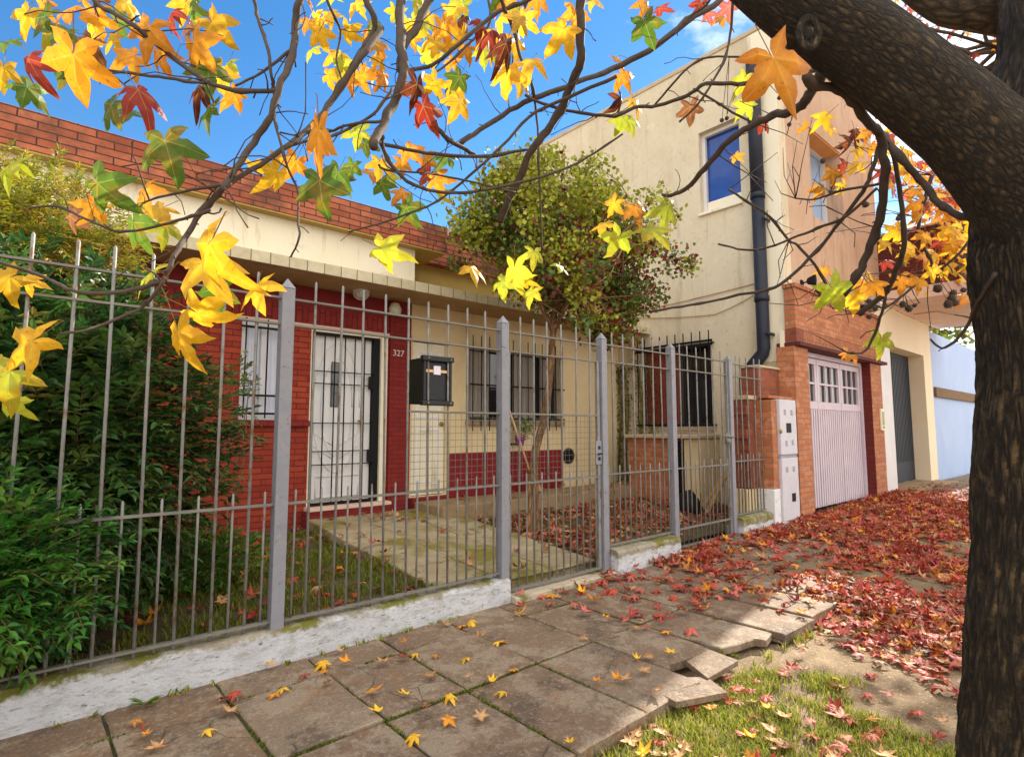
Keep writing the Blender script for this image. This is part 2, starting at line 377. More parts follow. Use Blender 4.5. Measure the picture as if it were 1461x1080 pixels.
# clouds added behind the camera as fill light; sky over the houses stays clear
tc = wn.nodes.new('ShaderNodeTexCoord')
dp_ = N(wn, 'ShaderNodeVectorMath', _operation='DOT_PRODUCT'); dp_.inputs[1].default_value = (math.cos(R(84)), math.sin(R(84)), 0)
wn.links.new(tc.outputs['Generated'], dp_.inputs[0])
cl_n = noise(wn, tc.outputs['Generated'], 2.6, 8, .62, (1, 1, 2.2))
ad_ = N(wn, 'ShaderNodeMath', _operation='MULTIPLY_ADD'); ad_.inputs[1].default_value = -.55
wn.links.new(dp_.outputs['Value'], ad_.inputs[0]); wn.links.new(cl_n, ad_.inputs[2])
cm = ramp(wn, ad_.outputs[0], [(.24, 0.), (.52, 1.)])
cw = mix(wn, cm, hs.outputs[0], FILL_CLOUD)
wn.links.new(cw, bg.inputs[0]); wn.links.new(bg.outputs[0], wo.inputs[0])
vs = scene.view_settings; vs.view_transform = 'Standard'; vs.look = 'None'; vs.gamma = 1; vs.exposure = 1.16
scene.render.engine = 'CYCLES'
cy = scene.cycles; cy.max_bounces = 8; cy.diffuse_bounces = 5; cy.transmission_bounces = 4; cy.use_denoising = True
try: cy.denoiser = 'OPENIMAGEDENOISE'
except Exception: pass
cy.sample_clamp_indirect = 8

# ------------------------------------------------------------------ buildings
def wall_grid(mb, axis, t0, t1, u0, u1, z0, z1, openings=()):
    """a wall slab with rectangular openings; axis 'y': wall lies along X with depth t0..t1 in Y, axis 'x': along Y"""
    us = sorted({u0, u1, *[o[0] for o in openings], *[o[1] for o in openings]})
    for a, b in zip(us, us[1:]):
        zs = [z0]
        for o in sorted(openings, key=lambda o: o[2]):
            if o[0] <= a + 1e-6 and o[1] >= b - 1e-6: zs += [o[2], o[3]]
        zs.append(z1)
        for c, d in zip(zs[::2], zs[1::2]):
            if d - c > 1e-5:
                if axis == 'y': mb.box(a, b, t0, t1, c, d)
                else: mb.box(t0, t1, a, b, c, d)

def rects(name, mat, parent, boxes, bevel=0, split=False):
    if split:
        return [rects(name, mat, parent, [b], bevel) for b in boxes][0]
    mb = MB()
    for b in boxes: mb.box(*b)
    return mb.build(name, mat, parent, bevel=bevel)

def frame_y(mb, x0, x1, y0, y1, z0, z1, w):
    mb.box(x0, x1, y0, y1, z1 - w, z1); mb.box(x0, x1, y0, y1, z0, z0 + w)
    mb.box(x0, x0 + w, y0, y1, z0 + w, z1 - w); mb.box(x1 - w, x1, y0, y1, z0 + w, z1 - w)
def frame_x(mb, x0, x1, y0, y1, z0, z1, w):
    mb.box(x0, x1, y0, y1, z1 - w, z1); mb.box(x0, x1, y0, y1, z0, z0 + w)
    mb.box(x0, x1, y0, y0 + w, z0 + w, z1 - w); mb.box(x0, x1, y1 - w, y1, z0 + w, z1 - w)

HY = 6.6          # front wall plane of the bungalow
bung = thing('brick_bungalow', 'low red brick house with a brick parapet and a white front door behind the fence', 'house', (3, HY, .25))
# walls
mb = MB(); wall_grid(mb, 'y', HY, HY + .2, -6, 3.587, .1, 2.60, [(1.77, 2.30, 1.45, 2.56), (2.55, 3.56, .43, 2.56)])
mb.build('brick_wall', M['redbrick'], bung)
rects('soldier_course', M['soldier'], bung, [(-6, 3.585, HY - .004, HY + .2, 2.602, 2.80)])
rects('burgundy_band', M['burgundy'], bung, [(-6, 3.585, HY - .008, HY + .2, 2.801, 3.05)])
rects('lintel_trim', M['pinkslab'], bung, [(1.70, 3.585, HY - .02, HY + .02, 2.565, 2.600)], .004)
p = rects('pillar', M['crimson'], bung, [(3.588, 3.90, HY - .04, HY + .2, .1, 3.05)], .006)
mb = MB(); wall_grid(mb, 'y', HY, HY + .2, 3.901, 8.4, .1, 3.05, [(3.95, 4.50, .45, 2.55), (4.89, 6.83, 1.47, 2.58)])
mb.build('cream_wall', M['cream'], bung)
rects('red_skirting', M['burgundy'], bung, [(4.56, 6.82, HY - .03, HY - .001, .2, 1.01)], .004)
# threshold steps
rects('threshold', M['pinkslab'], bung, [(2.52, 3.58, HY - .16, HY - .002, .40, .44)], .006)
rects('threshold_riser', M['crimson'], bung, [(2.50, 3.585, HY - .14, HY - .004, .1, .398)])
rects('side_threshold', M['crimson'], bung, [(3.91, 4.55, HY - .12, HY - .004, .1, .44)], .006)
# canopy, fascia, parapet
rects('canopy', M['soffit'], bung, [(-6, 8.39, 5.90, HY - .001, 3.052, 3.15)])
rects('canopy_edge', M['tile'], bung, [(-6, 8.39, 5.872, 5.899, 3.035, 3.155)], .004)
rects('fascia', M['fascia'], bung, [(-6, 3.62, 6.03, HY + .1, 3.152, 3.615)], .006)
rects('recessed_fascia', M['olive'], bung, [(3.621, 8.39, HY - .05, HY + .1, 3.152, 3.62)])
mb = MB(); mb.box(-6, 4.02, 5.90, 6.16, 3.618, 3.955); mb.build('parapet', M['parapet'], bung, bevel=.006)
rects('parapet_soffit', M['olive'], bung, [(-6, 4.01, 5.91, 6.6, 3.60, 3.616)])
rects('rear_parapet', M['parapet'], bung, [(4.021, 8.39, 6.42, 6.66, 3.623, 3.98)], .006)
rects('house_body', M['olive'], bung, [(-6, 8.38, HY + .55, 12, 0, 3.6), (-6, 4.0, 6.161, 12, 3.617, 3.72)])
mb = MB(); mb.prism([(4.95, 4.56), (6.9, 5.45), (8.38, 4.75), (8.38, 4.62), (6.9, 5.32), (4.95, 4.44)], 7.4, 11.5)
mb.prism([(5.1, 3.6), (5.1, 4.50), (6.9, 5.31), (8.37, 4.6), (8.37, 3.6)], 7.9, 11)
mb.build('rear_roof', M['roofmetal'], bung)
# window beside the front door
wf = MB(); frame_y(wf, 1.77, 2.30, HY + .02, HY + .09, 1.45, 2.56, .05); wf.box(1.99, 2.045, HY + .03, HY + .08, 1.5, 2.51)
win = wf.build('window', M['white'], bung, bevel=.004)
mb = MB(); mb.box(1.82, 2.25, HY + .10, HY + .11, 1.5, 2.51); mb.build('glass', mat_glass('curtained_glass', (.55, .58, .70), .1), win)
mb = MB()
for i in range(46):
    x = 1.80 + .48 * i / 45; mb.box(x, x + .0107, HY + .092 - .006 * math.sin(i * 1.3) - .008, HY + .0985, 1.5, 2.5)
mb.build('curtain', M['curtain'], win)
def grille_y(name, x0, x1, z0, z1, y, n, ext, cross, parent, r=.008):
    mb = MB()
    for i in range(n):
        x = x0 + (x1 - x0) * i / (n - 1); mb.tube([(x, y, z0 - ext), (x, y, z1 + ext)], r, 6)
    for z in cross: mb.box(x0 - .05, x1 + .05, y - .004, y + .004, z - .012, z + .012)
    return mb.build(name, M['black'], parent)
grille_y('grille', 1.80, 2.26, 1.50, 2.55, HY - .06, 5, .03, (1.52, 1.72, 2.48), win)
rects('sill', M['crimson'], win, [(1.70, 2.54, HY - .07, HY + .015, 1.38, 1.445)], .006)
# front door
dr = rects('front_door', M['doorwhite'], bung, [(2.60, 3.38, HY + .09, HY + .13, .455, 2.50)], .004)
mb = MB()
def ring(cx, cz, rx, rz, y, r, a0=0, a1=360, k=40):
    return [(cx + rx * math.cos(R(a0 + (a1 - a0) * i / k)), y, cz + rz * math.sin(R(a0 + (a1 - a0) * i / k))) for i in range(k + 1)]
yy = HY + .088
mb.tube(ring(2.93, 1.62, .30, .80, yy, 0), .010, 5); mb.tube(ring(2.93, 1.62, .20, .60, yy, 0), .009, 5)
for sx in (-1, 1):
    for dz in (0, .16): mb.tube([(2.93 + sx * .03, yy, .98 + dz), (2.93 + sx * .28, yy, 1.14 + dz)], .008, 5)
frame_y(mb, 2.68, 3.24, yy - .006, yy + .004, .52, .78, .014)
mb.build('moulding', M['doorwhite'], dr, smooth=True)
rects('slit_window', M['glassdark'], dr, [(2.84, 2.945, HY + .075, HY + .093, 1.62, 2.18)], .01)
mb = MB(); mb.box(3.245, 3.285, HY + .07, HY + .089, 1.30, 1.58); mb.tube([(3.265, HY + .07, 1.45), (3.265, HY + .03, 1.45), (3.18, HY + .025, 1.45)], .011, 8); mb.ball((3.265, HY + .06, 1.36), .016)
mb.build('door_handle', M['brass'], dr, smooth=False)
mb = MB(); frame_y(mb, 2.555, 3.555, HY + .005, HY + .12, .445, 2.555, .0)  if False else None
mb.box(3.465, 3.556, HY - .03, HY + .12, .44, 2.555); mb.box(2.555, 3.464, HY + .01, HY + .12, 2.525, 2.555); mb.box(2.552, 2.57, HY + .01, HY + .12, .44, 2.524)
mb.build('door_frame', M['fascia'], bung, bevel=.004)
mb = MB(); g = HY + .03
mb.box(2.571, 2.605, g - .02, g + .02, .45, 2.52); mb.box(3.385, 3.462, g - .02, g + .05, .45, 2.52)
mb.box(2.606, 3.384, g - .02, g + .02, 2.49, 2.522); mb.box(2.606, 3.384, g - .02, g + .02, .45, .475)
for i in range(1, 6):
    x = 2.60 + .79 * i / 6; mb.tube([(x, g, .47), (x, g, 2.5)], .008, 6)
for z in (.92, 1.08, 1.42, 1.90, 2.05): mb.box(2.606, 3.384, g - .003, g + .003, z - .006, z + .006)
for z in (.95, 1.88): mb.box(3.33, 3.40, g - .03, g + .025, z - .02, z + .14)
mb.build('security_grille', M['black'], bung)
# side door
sd = rects('side_door', M['fascia'], bung, [(3.955, 4.495, HY + .04, HY + .09, .46, 2.54)], .004)
mb = MB(); frame_y(mb, 4.03, 4.42, HY + .028, HY + .039, 1.50, 2.42, .03); frame_y(mb, 4.03, 4.42, HY + .028, HY + .039, .60, 1.36, .03)
mb.tube(ring(4.225, 2.1, .15, .2, HY + .034, 0, 0, 180, 20), .012, 5)
mb.build('panel_moulding', M['doorwhite'], sd)
mb = MB(); mb.lathe([(.006, 0), (.03, .01), (.034, .03), (.02, .05), (.006, .055)], 0, 0, 12)
kn = mb; kn.v = [(4.44 + a, HY + .04 - c, 1.42 + b) for a, b, c in kn.v]; kn.build('door_knob', M['brass'], sd, smooth=True)
# barred window in the cream wall
wf = MB(); frame_y(wf, 4.89, 6.83, HY + .05, HY + .12, 1.47, 2.58, .05); wf.box(5.83, 5.89, HY + .06, HY + .11, 1.52, 2.53); wf.box(5.28, 5.32, HY + .06, HY + .11, 1.52, 2.53); wf.box(6.42, 6.46, HY + .06, HY + .11, 1.52, 2.53)
w2 = wf.build('window', mat_plain('grey_sash', (.30, .26, .22), .5), bung, bevel=.004)
rects('glass', M['glassdark'], w2, [(4.93, 6.79, HY + .125, HY + .14, 1.52, 2.53)])
GREYCURTAIN = mat_noise('grey_curtain', (.36, .32, .28), (.28, .24, .21), 5, .9, 40, .2, .01, stretch=(10, 10, .5))
for x0, x1 in ((4.94, 5.26), (5.92, 6.34), (6.5, 6.70)):
    mb = MB(); k = int((x1 - x0) / .012)
    for i in range(k):
        x = x0 + (x1 - x0) * i / k; mb.box(x, x + .0115, HY + .108 + .008 * math.sin(i * .9), HY + .122, 1.53, 2.52)
    mb.build('curtain', GREYCURTAIN, w2)
grille_y('grille', 4.92, 6.80, 1.47, 2.58, HY - .07, 13, .15, (1.50, 2.0, 2.55), w2)
rects('sill', M['stepstone'], w2, [(4.84, 6.88, HY - .05, HY + .045, 1.40, 1.466)], .006)
# number on the pillar: three raised numerals
def text_obj(name, s, mat, size, loc, parent, rot=(R(90), 0, 0), ext=.006):
    cu = bpy.data.curves.new(name, 'FONT'); cu.body = s; cu.size = size; cu.extrude = ext; cu.align_x = 'CENTER'; cu.align_y = 'CENTER'
    o = bpy.data.objects.new(name + '_tmp', cu); COL.objects.link(o); o.rotation_euler = rot; o.location = loc
    bpy.context.view_layer.update(); dg = bpy.context.evaluated_depsgraph_get()
    me = bpy.data.meshes.new_from_object(o.evaluated_get(dg)); me.transform(o.matrix_world)
    bpy.data.objects.remove(o); bpy.data.curves.remove(cu)
    me.materials.clear(); me.materials.append(mat)
    t = bpy.data.objects.new(name, me); COL.objects.link(t)
    if parent is not None: attach(t, parent)
    return t
nb = text_obj('house_number', '327', M['number'], .115, (3.70, HY - .05, 2.345), None)
nb.data.transform(Matrix.Translation(Vector((-3.70, -(HY - .05), -2.345)))); nb.location = (3.70, HY - .05, 2.345)
tag(nb, 'pale raised house number on the crimson brick pillar beside the white front door', 'house number')
# canopy lamps
lamp = thing('canopy_lamp', 'round caged lamp fixed under the stained canopy above the front door', 'lamp', (3.06, 6.36, 3.05))
mb = MB(); mb.lathe([(.10, 3.05), (.10, 3.03), (.085, 3.02)], 3.06, 6.36, 18); mb.build('mount', M['white'], lamp, smooth=False)
mb = MB(); mb.ball((3.06, 6.36, 3.02), .075, sz=.9, nu=14, nv=8); mb.build('lamp_shade', M['lampwhite'], lamp, smooth=True)
mb = MB()
for k in range(6):
    a = math.pi * k / 6
    mb.tube([(3.06 + .095 * math.cos(a) * math.cos(t), 6.36 + .095 * math.sin(a) * math.cos(t), 3.02 - .085 * math.sin(t)) for t in [math.pi * i / 12 for i in range(13)]], .005, 5)
mb.build('cage', M['white'], lamp)
lamp = thing('wall_lamp', 'frilled opal lamp on the burgundy band above the crimson pillar', 'lamp', (3.60, HY - .05, 2.96))
mb = MB(); mb.lathe([(.05, 2.83), (.075, 2.86), (.085, 2.92), (.06, 2.97), (.05, 2.99)], 3.60, HY - .12, 14); mb.build('lamp_shade', M['lampwhite'], lamp, smooth=True)
mb = MB(); mb.box(3.58, 3.62, HY - .12, HY - .01, 2.985, 3.01); mb.build('bracket', M['brass'], lamp)
# round vent and wall plates
vt = MB(); vt.lathe([(.0, 0), (.13, 0), (.13, .03), (.10, .06), (.02, .07)], 0, 0, 20); vt.v = [(6.99 + a, HY - .002 - c, .90 + b) for a, b, c in vt.v]
v = vt.build('round_vent', M['black'], None, smooth=False, origin=(6.99, HY, .90)); tag(v, 'black round vent hood low on the cream wall right of the barred window', 'vent')

# ------------------------------------------------------------------ tall cream house
TX, TY = 8.40, 3.50
tall = thing('tall_house', 'two storey cream and salmon house with blue windows beside the brick garage', 'house', (10, 5, 0))
mb = MB(); wall_grid(mb, 'x', TX, TX + .25, TY, 10.5, -.1, 7.62, [(4.10, 4.82, 4.95, 6.36), (4.72, 6.05, 1.39, 2.77)])
mb.build('side_wall', M['cream_wall'], tall)
mb = MB(); wall_grid(mb, 'y', TY + .004, TY + .75, TX + .252, 12.85, 3.0, 7.62, [(9.60, 11.0, 4.85, 6.38)])
mb.box(TX + .251, 8.80, TY + .35, TY + .75, -.1, 2.998); mb.box(11.95, 12.85, TY + .01, TY + .75, -.1, 2.998)
mb.build('front_wall', M['salmon'], tall)
rects('coping', M['mortarcap'], tall, [(TX - .02, TX + .30, TY - .02, 10.5, 7.622, 7.70), (TX + .301, 12.87, TY - .02, TY + .3, 7.622, 7.70)], .01)
rects('house_body', M['olive'], tall, [(TX + .9, 12.84, TY + .9, 10.4, 0, 7.5)])
rects('corner_strip', M['fascia'], tall, [(TX - .012, TX - .001, TY, TY + .42, 2.35, 7.60)])
# upper side window
def blue_glass():
    m, n, b, o = nt('blue_glass'); p = pos(n)
    c = ramp(n, noise(n, p, 1.1, 3, .5, (1, 1.2, .8)), [(.3, (.006, .035, .22)), (.7, (.015, .085, .42))])  # pane mottled between two blues
    n.links.new(c, b.inputs['Base Color']); b.inputs['Roughness'].default_value = .06; b.inputs['Specular IOR Level'].default_value = .9
    bump(n, b, noise(n, p, 2.5, 2), .12, .02); return m
BLUEGLASS = blue_glass()
wf = MB(); frame_x(wf, TX + .10, TX + .17, 4.10, 4.82, 4.95, 6.36, .06)
w3 = wf.build('window', M['white'], tall, bevel=.004)
rects('blue_pane', BLUEGLASS, w3, [(TX + .18, TX + .20, 4.15, 4.77, 5.16, 6.31)])
rects('lower_pane', M['fascia'], w3, [(TX + .13, TX + .155, 4.161, 4.759, 5.011, 5.16)], .004)
rects('sill', M['fascia'], w3, [(TX - .05, TX + .099, 4.08, 4.84, 4.90, 4.948)], .006)
# upper front window in its deep reveal
wf = MB(); frame_y(wf, 9.60, 11.0, TY + .26, TY + .34, 4.85, 6.38, .05)
w4 = wf.build('window', M['white'], tall, bevel=.004)
rects('glass', M['skyreflection'], w4, [(9.64, 10.96, TY + .345, TY + .36, 4.89, 6.34)])
rects('lintel_lining', mat_noise('orange_lining', (.62, .25, .06), (.70, .32, .09), 3, .8, 60, .2, .003), w4, [(9.604, 10.996, TY + .02, TY + .259, 6.352, 6.378)])
# barred lower side window with red shutter
wf = MB(); frame_x(wf, TX + .10, TX + .17, 4.72, 6.05, 1.39, 2.77, .05); wf.box(TX + .10, TX + .17, 5.30, 5.36, 1.441, 2.719)
w5 = wf.build('window', mat_plain('dark_sash', (.06, .05, .045), .6), tall)
rects('glass', M['glassdark'], w5, [(TX + .18, TX + .20, 4.74, 6.0, 1.40, 2.75)])
mb = MB()
for k in range(5):
    y = 5.37 + .13 * k; mb.box(TX + .06, TX + .098, y, y + .122, 1.41, 2.70)
mb.build('shutter', M['darkbrick'] if False else mat_noise('red_shutter', (.20, .03, .015), (.26, .05, .025), 3, .7, 50, .3, .004, stains=[((.10, .02, .012), 4, .55, .75, None)]), w5)
mb = MB()
for i in range(10):
    y = 4.70 + 1.4 * i / 9; mb.tube([(TX - .09, y, 1.40), (TX - .09, y, 2.95)], .011, 6)
for z in (2.72, 2.78): mb.box(TX - .10, TX - .08, 4.64, 6.15, z - .018, z + .018)
mb.box(TX - .10, TX - .08, 4.64, 6.15, 1.40, 1.43)
for y in (4.66, 6.12):
    for z in (1.415, 2.75): mb.box(TX - .09, TX - .001, y - .01, y + .01, z - .01, z + .01)
mb.build('grille', M['black'], w5)
rects('sill', M['mortarcap'], w5, [(TX - .06, TX + .099, 4.66, 6.1, 1.33, 1.386)], .006)
# downpipe: a thick dark duct down the wall with an elbow
mb = MB(); px_ = TX - .11; py_ = 3.80
mb.tube([(px_, py_, 7.15), (px_, py_, 4.9)], .10, 16); mb.tube([(px_, py_, 4.9), (px_, py_, 2.55), (px_, py_ + .02, 2.47), (px_, py_ + .26, 2.22), (px_, py_ + .30, 2.12), (px_, py_ + .30, .9)], .093, 16)
for z in (6.8, 4.9, 3.3): mb.tube([(px_, py_, z + .04), (px_, py_, z - .04)], .108, 16)
for z in (4.5, 2.75): mb.box(px_ - .12, TX - .001, py_ - .13, py_ - .105, z - .02, z + .02)
dp = mb.build('downpipe', M['pipe'], tall, smooth=False, bevel=0)
for f in dp.data.polygons: f.use_smooth = len(f.vertices) == 4
# garage brick surround
gar = mb = MB()
mb.box(8.33, 12.06, 3.34, 3.499, 2.80, 3.40); sur = mb.build('garage_lintel', M['orangebrick'], tall, bevel=.008)
rects('soldier_course', M['orangesoldier'], tall, [(8.60, 12.06, 3.336, 3.499, 2.60, 2.798)], .006)
rects('lintel_end', M['darkbrick'], tall, [(8.33, 8.598, 3.342, 3.499, 2.60, 2.798)])
rects('garage_ledge', M['balconyred'], tall, [(8.30, 12.22, 3.28, 3.62, 2.545, 2.598)], .006)
mb = MB()
x = 8.31
while x < 12.05:
    mb.box(x, min(x + .236, 12.07), 3.315, 3.51, 3.402, 3.465); x += .245
mb.build('brick_coping', M['orangesoldier'], tall, bevel=.006)
rects('pier', M['orangebrick'], tall, [(8.28, 8.76, 3.36, 3.62, -.1, 2.54)], .006)
rects('pier', M['orangebrick'], tall, [(11.52, 12.10, 3.36, 3.62, -.1, 2.54)], .006)
DARKRED = mat_brick('dark_red_reveal', (.13, .01, .007), (.17, .014, .01), (.08, .008, .006), .2, .075, .006)
rects('pier_reveal', DARKRED, tall, [(11.505, 11.519, 3.365, 3.62, -.1, 2.54)])
rects('corner_post', M['fascia'], tall, [(8.29, 8.345, 3.505, 3.56, 2.0, 2.79)])
# garage door: three leaves
gd = rects('garage_door', M['garagepaint'], tall, [(8.762, 8.80, 3.50, 3.62, .10, 2.54), (11.44, 11.503, 3.50, 3.62, .10, 2.54), (8.801, 11.439, 3.50, 3.62, 2.47, 2.54)], .004)
for (a, b, nb_) in ((8.81, 9.50, 2), (9.515, 10.50, 3), (10.515, 11.43, 3)):
    mb = MB(); z0, z1, zm = .14, 2.46, 1.66
    mb.box(a, b, 3.53, 3.57, z1 - .09, z1); mb.box(a, b, 3.53, 3.57, zm, zm + .12); mb.box(a, a + .08, 3.53, 3.57, zm + .121, z1 - .091); mb.box(b - .08, b, 3.53, 3.57, zm + .121, z1 - .091)
    for i in range(1, nb_):
        x = a + .08 + (b - a - .16) * i / nb_; mb.box(x - .012, x + .012, 3.535, 3.565, zm + .121, z1 - .091)
    mb.box(a + .081, b - .081, 3.537, 3.563, 2.05, 2.085)
    n_ = max(4, int((b - a) / .085))
    for i in range(n_):
        x = a + (b - a) * i / n_; mb.box(x + .004, x + (b - a) / n_ - .032, 3.535, 3.57, z0, zm - .001)
    lf = mb.build('leaf', M['garagepaint'], gd, bevel=.003)
    rects('groove', M['groove'], lf, [(a, b, 3.568, 3.585, z0, zm)])
    rects('glass', M['glassdark'], lf, [(a + .02, b - .02, 3.568, 3.58, zm + .05, z1 - .03)])
# wall lights and cable on the tall house
fl = thing('floodlight', 'dark floodlight on the salmon wall above the garage brickwork', 'lamp', (8.95, 3.45, 3.62))
mb = MB(); mb.lathe([(.02, 0), (.05, .02), (.085, .14), (.09, .17), (.07, .175)], 0, 0, 14)
mb.v = [(9.0 + b * .3 - .06, 3.38 - c * .8 + .02, 3.60 + a) for a, b, c in mb.v]; mb.build('lamp_housing', M['black'], fl)
mb = MB(); mb.tube([(9.0, 3.49, 3.60), (8.96, 3.38, 3.60)], .012, 6); mb.box(8.96, 9.04, 3.48, 3.502, 3.55, 3.65); mb.build('bracket', M['black'], fl)
fl = thing('security_light', 'grey hooded wall light above the right end of the brick garage lintel', 'lamp', (11.6, 3.4, 3.62))
mb = MB(); mb.ball((11.6, 3.30, 3.62), .15, sy=.8, sz=1.0, nu=14, nv=8); mb.build('hood', mat_plain('grey_hood', (.30, .28, .27), .5), fl, smooth=True)
mb = MB(); mb.tube([(11.6, 3.49, 3.60), (11.6, 3.40, 3.60)], .03, 8); mb.build('bracket', M['black'], fl)
mb = MB(); 
def sag(a, b, s, k=14): return [Vector(a).lerp(Vector(b), i / k) - Vector((0, 0, s * 4 * (i / k) * (1 - i / k))) for i in range(k + 1)]
mb.tube(sag((TX - .02, 3.95, 3.58), (TX - .03, 7.6, 3.52), .05), .008, 5)
mb.tube(sag((TX - .02, 3.92, 3.42), (TX - .02, 4.62, 3.20), .02) + sag((TX - .02, 4.62, 3.20), (TX - .02, 6.4, 3.42), .03), .007, 5)
tag(mb.build('wall_cable', M['wood'], None), 'thin sagging cables strung across the tall cream side wall', 'cable')
it = thing('intercom', 'pale intercom with green panel on the right garage pier', 'intercom', (12.0, 3.36, 1.5))
rects('case', M['fascia'], it, [(11.86, 12.03, 3.325, 3.359, 1.32, 1.72)], .008)
rects('panel', mat_plain('intercom_green', (.35, .38, .16), .5), it, [(11.90, 11.99, 3.315, 3.324, 1.42, 1.67)], .02)
rects('button', M['black'], it, [(11.925, 11.965, 3.316, 3.324, 1.36, 1.40)], .01)

# ------------------------------------------------------------------ white house beyond
wh = thing('white_house', 'ivory house with a brick balcony and tall dark slatted gate past the garage', 'house', (14, 4, .15))
mb = MB(); wall_grid(mb, 'y', 3.50, 3.85, 12.87, 16.4, 0, 3.84, [(12.90, 15.75, .16, 3.05)])
mb.box(12.87, 16.4, 3.851, 9, 3.1, 3.84); mb.box(12.87, 16.4, 4.4, 9, 0, 3.099)
mb.build('wall', M['ivorywall'], wh)
rects('pilaster', M['white'], wh, [(12.12, 12.868, 3.40, 3.62, 0, 3.05), ], .008)
rects('pilaster_head', M['ivorywall'], wh, [(12.12, 12.868, 3.45, 3.62, 3.051, 3.84)])
rects('balcony_slab', M['pinkslab'], wh, [(12.88, 17.2, 2.22, 3.499, 3.85, 4.09)], .01)
rects('balcony_parapet', M['balconyred'], wh, [(12.89, 17.1, 2.24, 2.36, 4.092, 5.22), (12.89, 13.01, 2.361, 3.7, 4.092, 5.22)], .006)
rects('parapet_coping', M['mortarcap'], wh, [(12.87, 17.12, 2.21, 2.39, 5.222, 5.27), (12.87, 13.03, 2.391, 3.7, 5.222, 5.27)], .008)
sg = rects('slatted_gate', M['gate'], wh, [(12.91, 14.30, 3.80, 3.84, .18, .62), (14.32, 15.74, 3.80, 3.84, .18, .62), (12.91, 15.74, 3.80, 3.84, 2.96, 3.04)], .004) if False else rects('slatted_gate', M['gate'], wh, [(12.91, 15.74, 3.80, 3.84, .18, .62)], .004)
rects('top_rail', M['gate'], sg, [(12.91, 15.74, 3.80, 3.84, 2.96, 3.04)], .004)
mb = MB()
for i in range(26):
    x = 12.93 + i * .108; mb.box(x, x + .07, 3.79, 3.83, .621, 2.959)
mb.build('slat', M['gate'], sg, bevel=.004)
rects('backing', M['black'], sg, [(12.91, 15.74, 3.845, 3.86, .18, 3.04)])
rects('doorstep', M['stepstone'], wh, [(12.88, 16.2, 3.10, 3.80, .05, .175)], .01)
mb = MB(); mb.tube([(14.3, 3.3, 3.80), (14.3, 2.9, 3.80), (15.8, 2.6, 3.80)], .012, 6); mb.build('conduit', M['wood'], wh)
gw = thing('boundary_wall', 'pale blue rendered wall with a dark timber beam beyond the slatted gate', 'wall', (20, 3.6, .1))
rects('wall', M['bluewhite'], gw, [(16.402, 30, 3.52, 3.75, -.2, 3.72)], .01)
rects('beam', M['darkwood'], gw, [(16.55, 30, 3.46, 3.519, 2.12, 2.36)], .01)

# ------------------------------------------------------------------ front wall, fence, gates
FY = 3.48
def gz(x): return min(.15, max(0.0, (x - 3) * .0165))       # pavement rises gently to the right
def rough_box(x0, x1, y0, y1, z0f, z1f, step, amp, seed):
    """a hand built masonry strip with uneven arrises"""
    mb = MB(); n = max(2, int((x1 - x0) / step)); vs = []; 
    prof = [(y0, 0), (y0, .5), (y0, .93), (y0 + .022, 1), ((y0 + y1) / 2, 1.02), (y1, .98), (y1, 0)]
    for i in range(n + 1):
        x = x0 + (x1 - x0) * i / n; za, zb = z0f(x), z1f(x)
        for j, (y, t) in enumerate(prof):
            v = Vector((x * 2.3, y * 5 + j, seed)); d = mnoise.noise(v) * amp + mnoise.noise(v * 4.1) * amp * .5
            dz = (mnoise.noise(v + Vector((9, 3, 1))) * amp + mnoise.noise(v * 5) * amp * .6) if t > .9 else 0
            vs.append((x, y + d * (1 if y == y0 else .4), za + (zb - za) * t + dz))
    m = len(prof); fs = []
    for i in range(n):
        for j in range(m - 1): fs.append((i * m + j, (i + 1) * m + j, (i + 1) * m + j + 1, i * m + j + 1))
    fs.append(tuple(range(m - 1, -1, -1))[::-1]); fs.append(tuple(n * m + j for j in range(m))[::-1])
    mb.add(vs, fs); return mb
def mat_lowwall():
    m, n, b, o = nt('whitewashed_low_wall'); p = pos(n)
    s = n.nodes.new('ShaderNodeSeparateXYZ'); n.links.new(p, s.inputs[0])
    c = mix(n, ramp(n, noise(n, p, 4, 7, .7), [(.35, 0.), (.65, 1.)]), (.66, .67, .72), (.54, .55, .60))
    c = mix(n, ramp(n, noise(n, p, 12, 6, .75, (.7, 1, 2)), [(.49, 0.), (.63, .85)]), c, (.40, .385, .37))
    c = mix(n, ramp(n, noise(n, p, 30, 5, .75, (.6, 1, 2.2)), [(.57, 0.), (.66, .9)]), c, (.16, .14, .12))
    # bare cement and moss on the top, where the limewash has worn away
    a = N(n, 'ShaderNodeMath', _operation='MULTIPLY_ADD'); a.inputs[1].default_value = .16; n.links.new(noise(n, p, 5, 6, .75), a.inputs[0]); n.links.new(s.outputs[2], a.inputs[2])
    t = ramp(n, a.outputs[0], [(.240, 0.), (.262, 1.)])
    g = mix(n, ramp(n, noise(n, p, 7, 6, .75), [(.3, 0.), (.7, 1.)]), (.20, .165, .11), (.42, .38, .30))
    g = mix(n, ramp(n, noise(n, p, 2.4, 5, .7), [(.47, 0.), (.55, 1.)]), g, (.16, .15, .015))
    c = mix(n, t, c, g)
    n.links.new(c, b.inputs['Base Color']); b.inputs['Roughness'].default_value = .92
    bump(n, b, noise(n, p, 34, 9, .78), .9, .02); return m
M['lowwall'] = mat_lowwall()
lw = rough_box(-3, 2.96, 3.42, 3.62, lambda x: -.1, lambda x: .195 - .004 * x, .06, .006, 1.0).build('low_wall', M['lowwall'], None, smooth=False, origin=(0, 3.5, 0))
tag(lw, 'long flaking whitewashed low wall with moss under the left fence', 'wall')
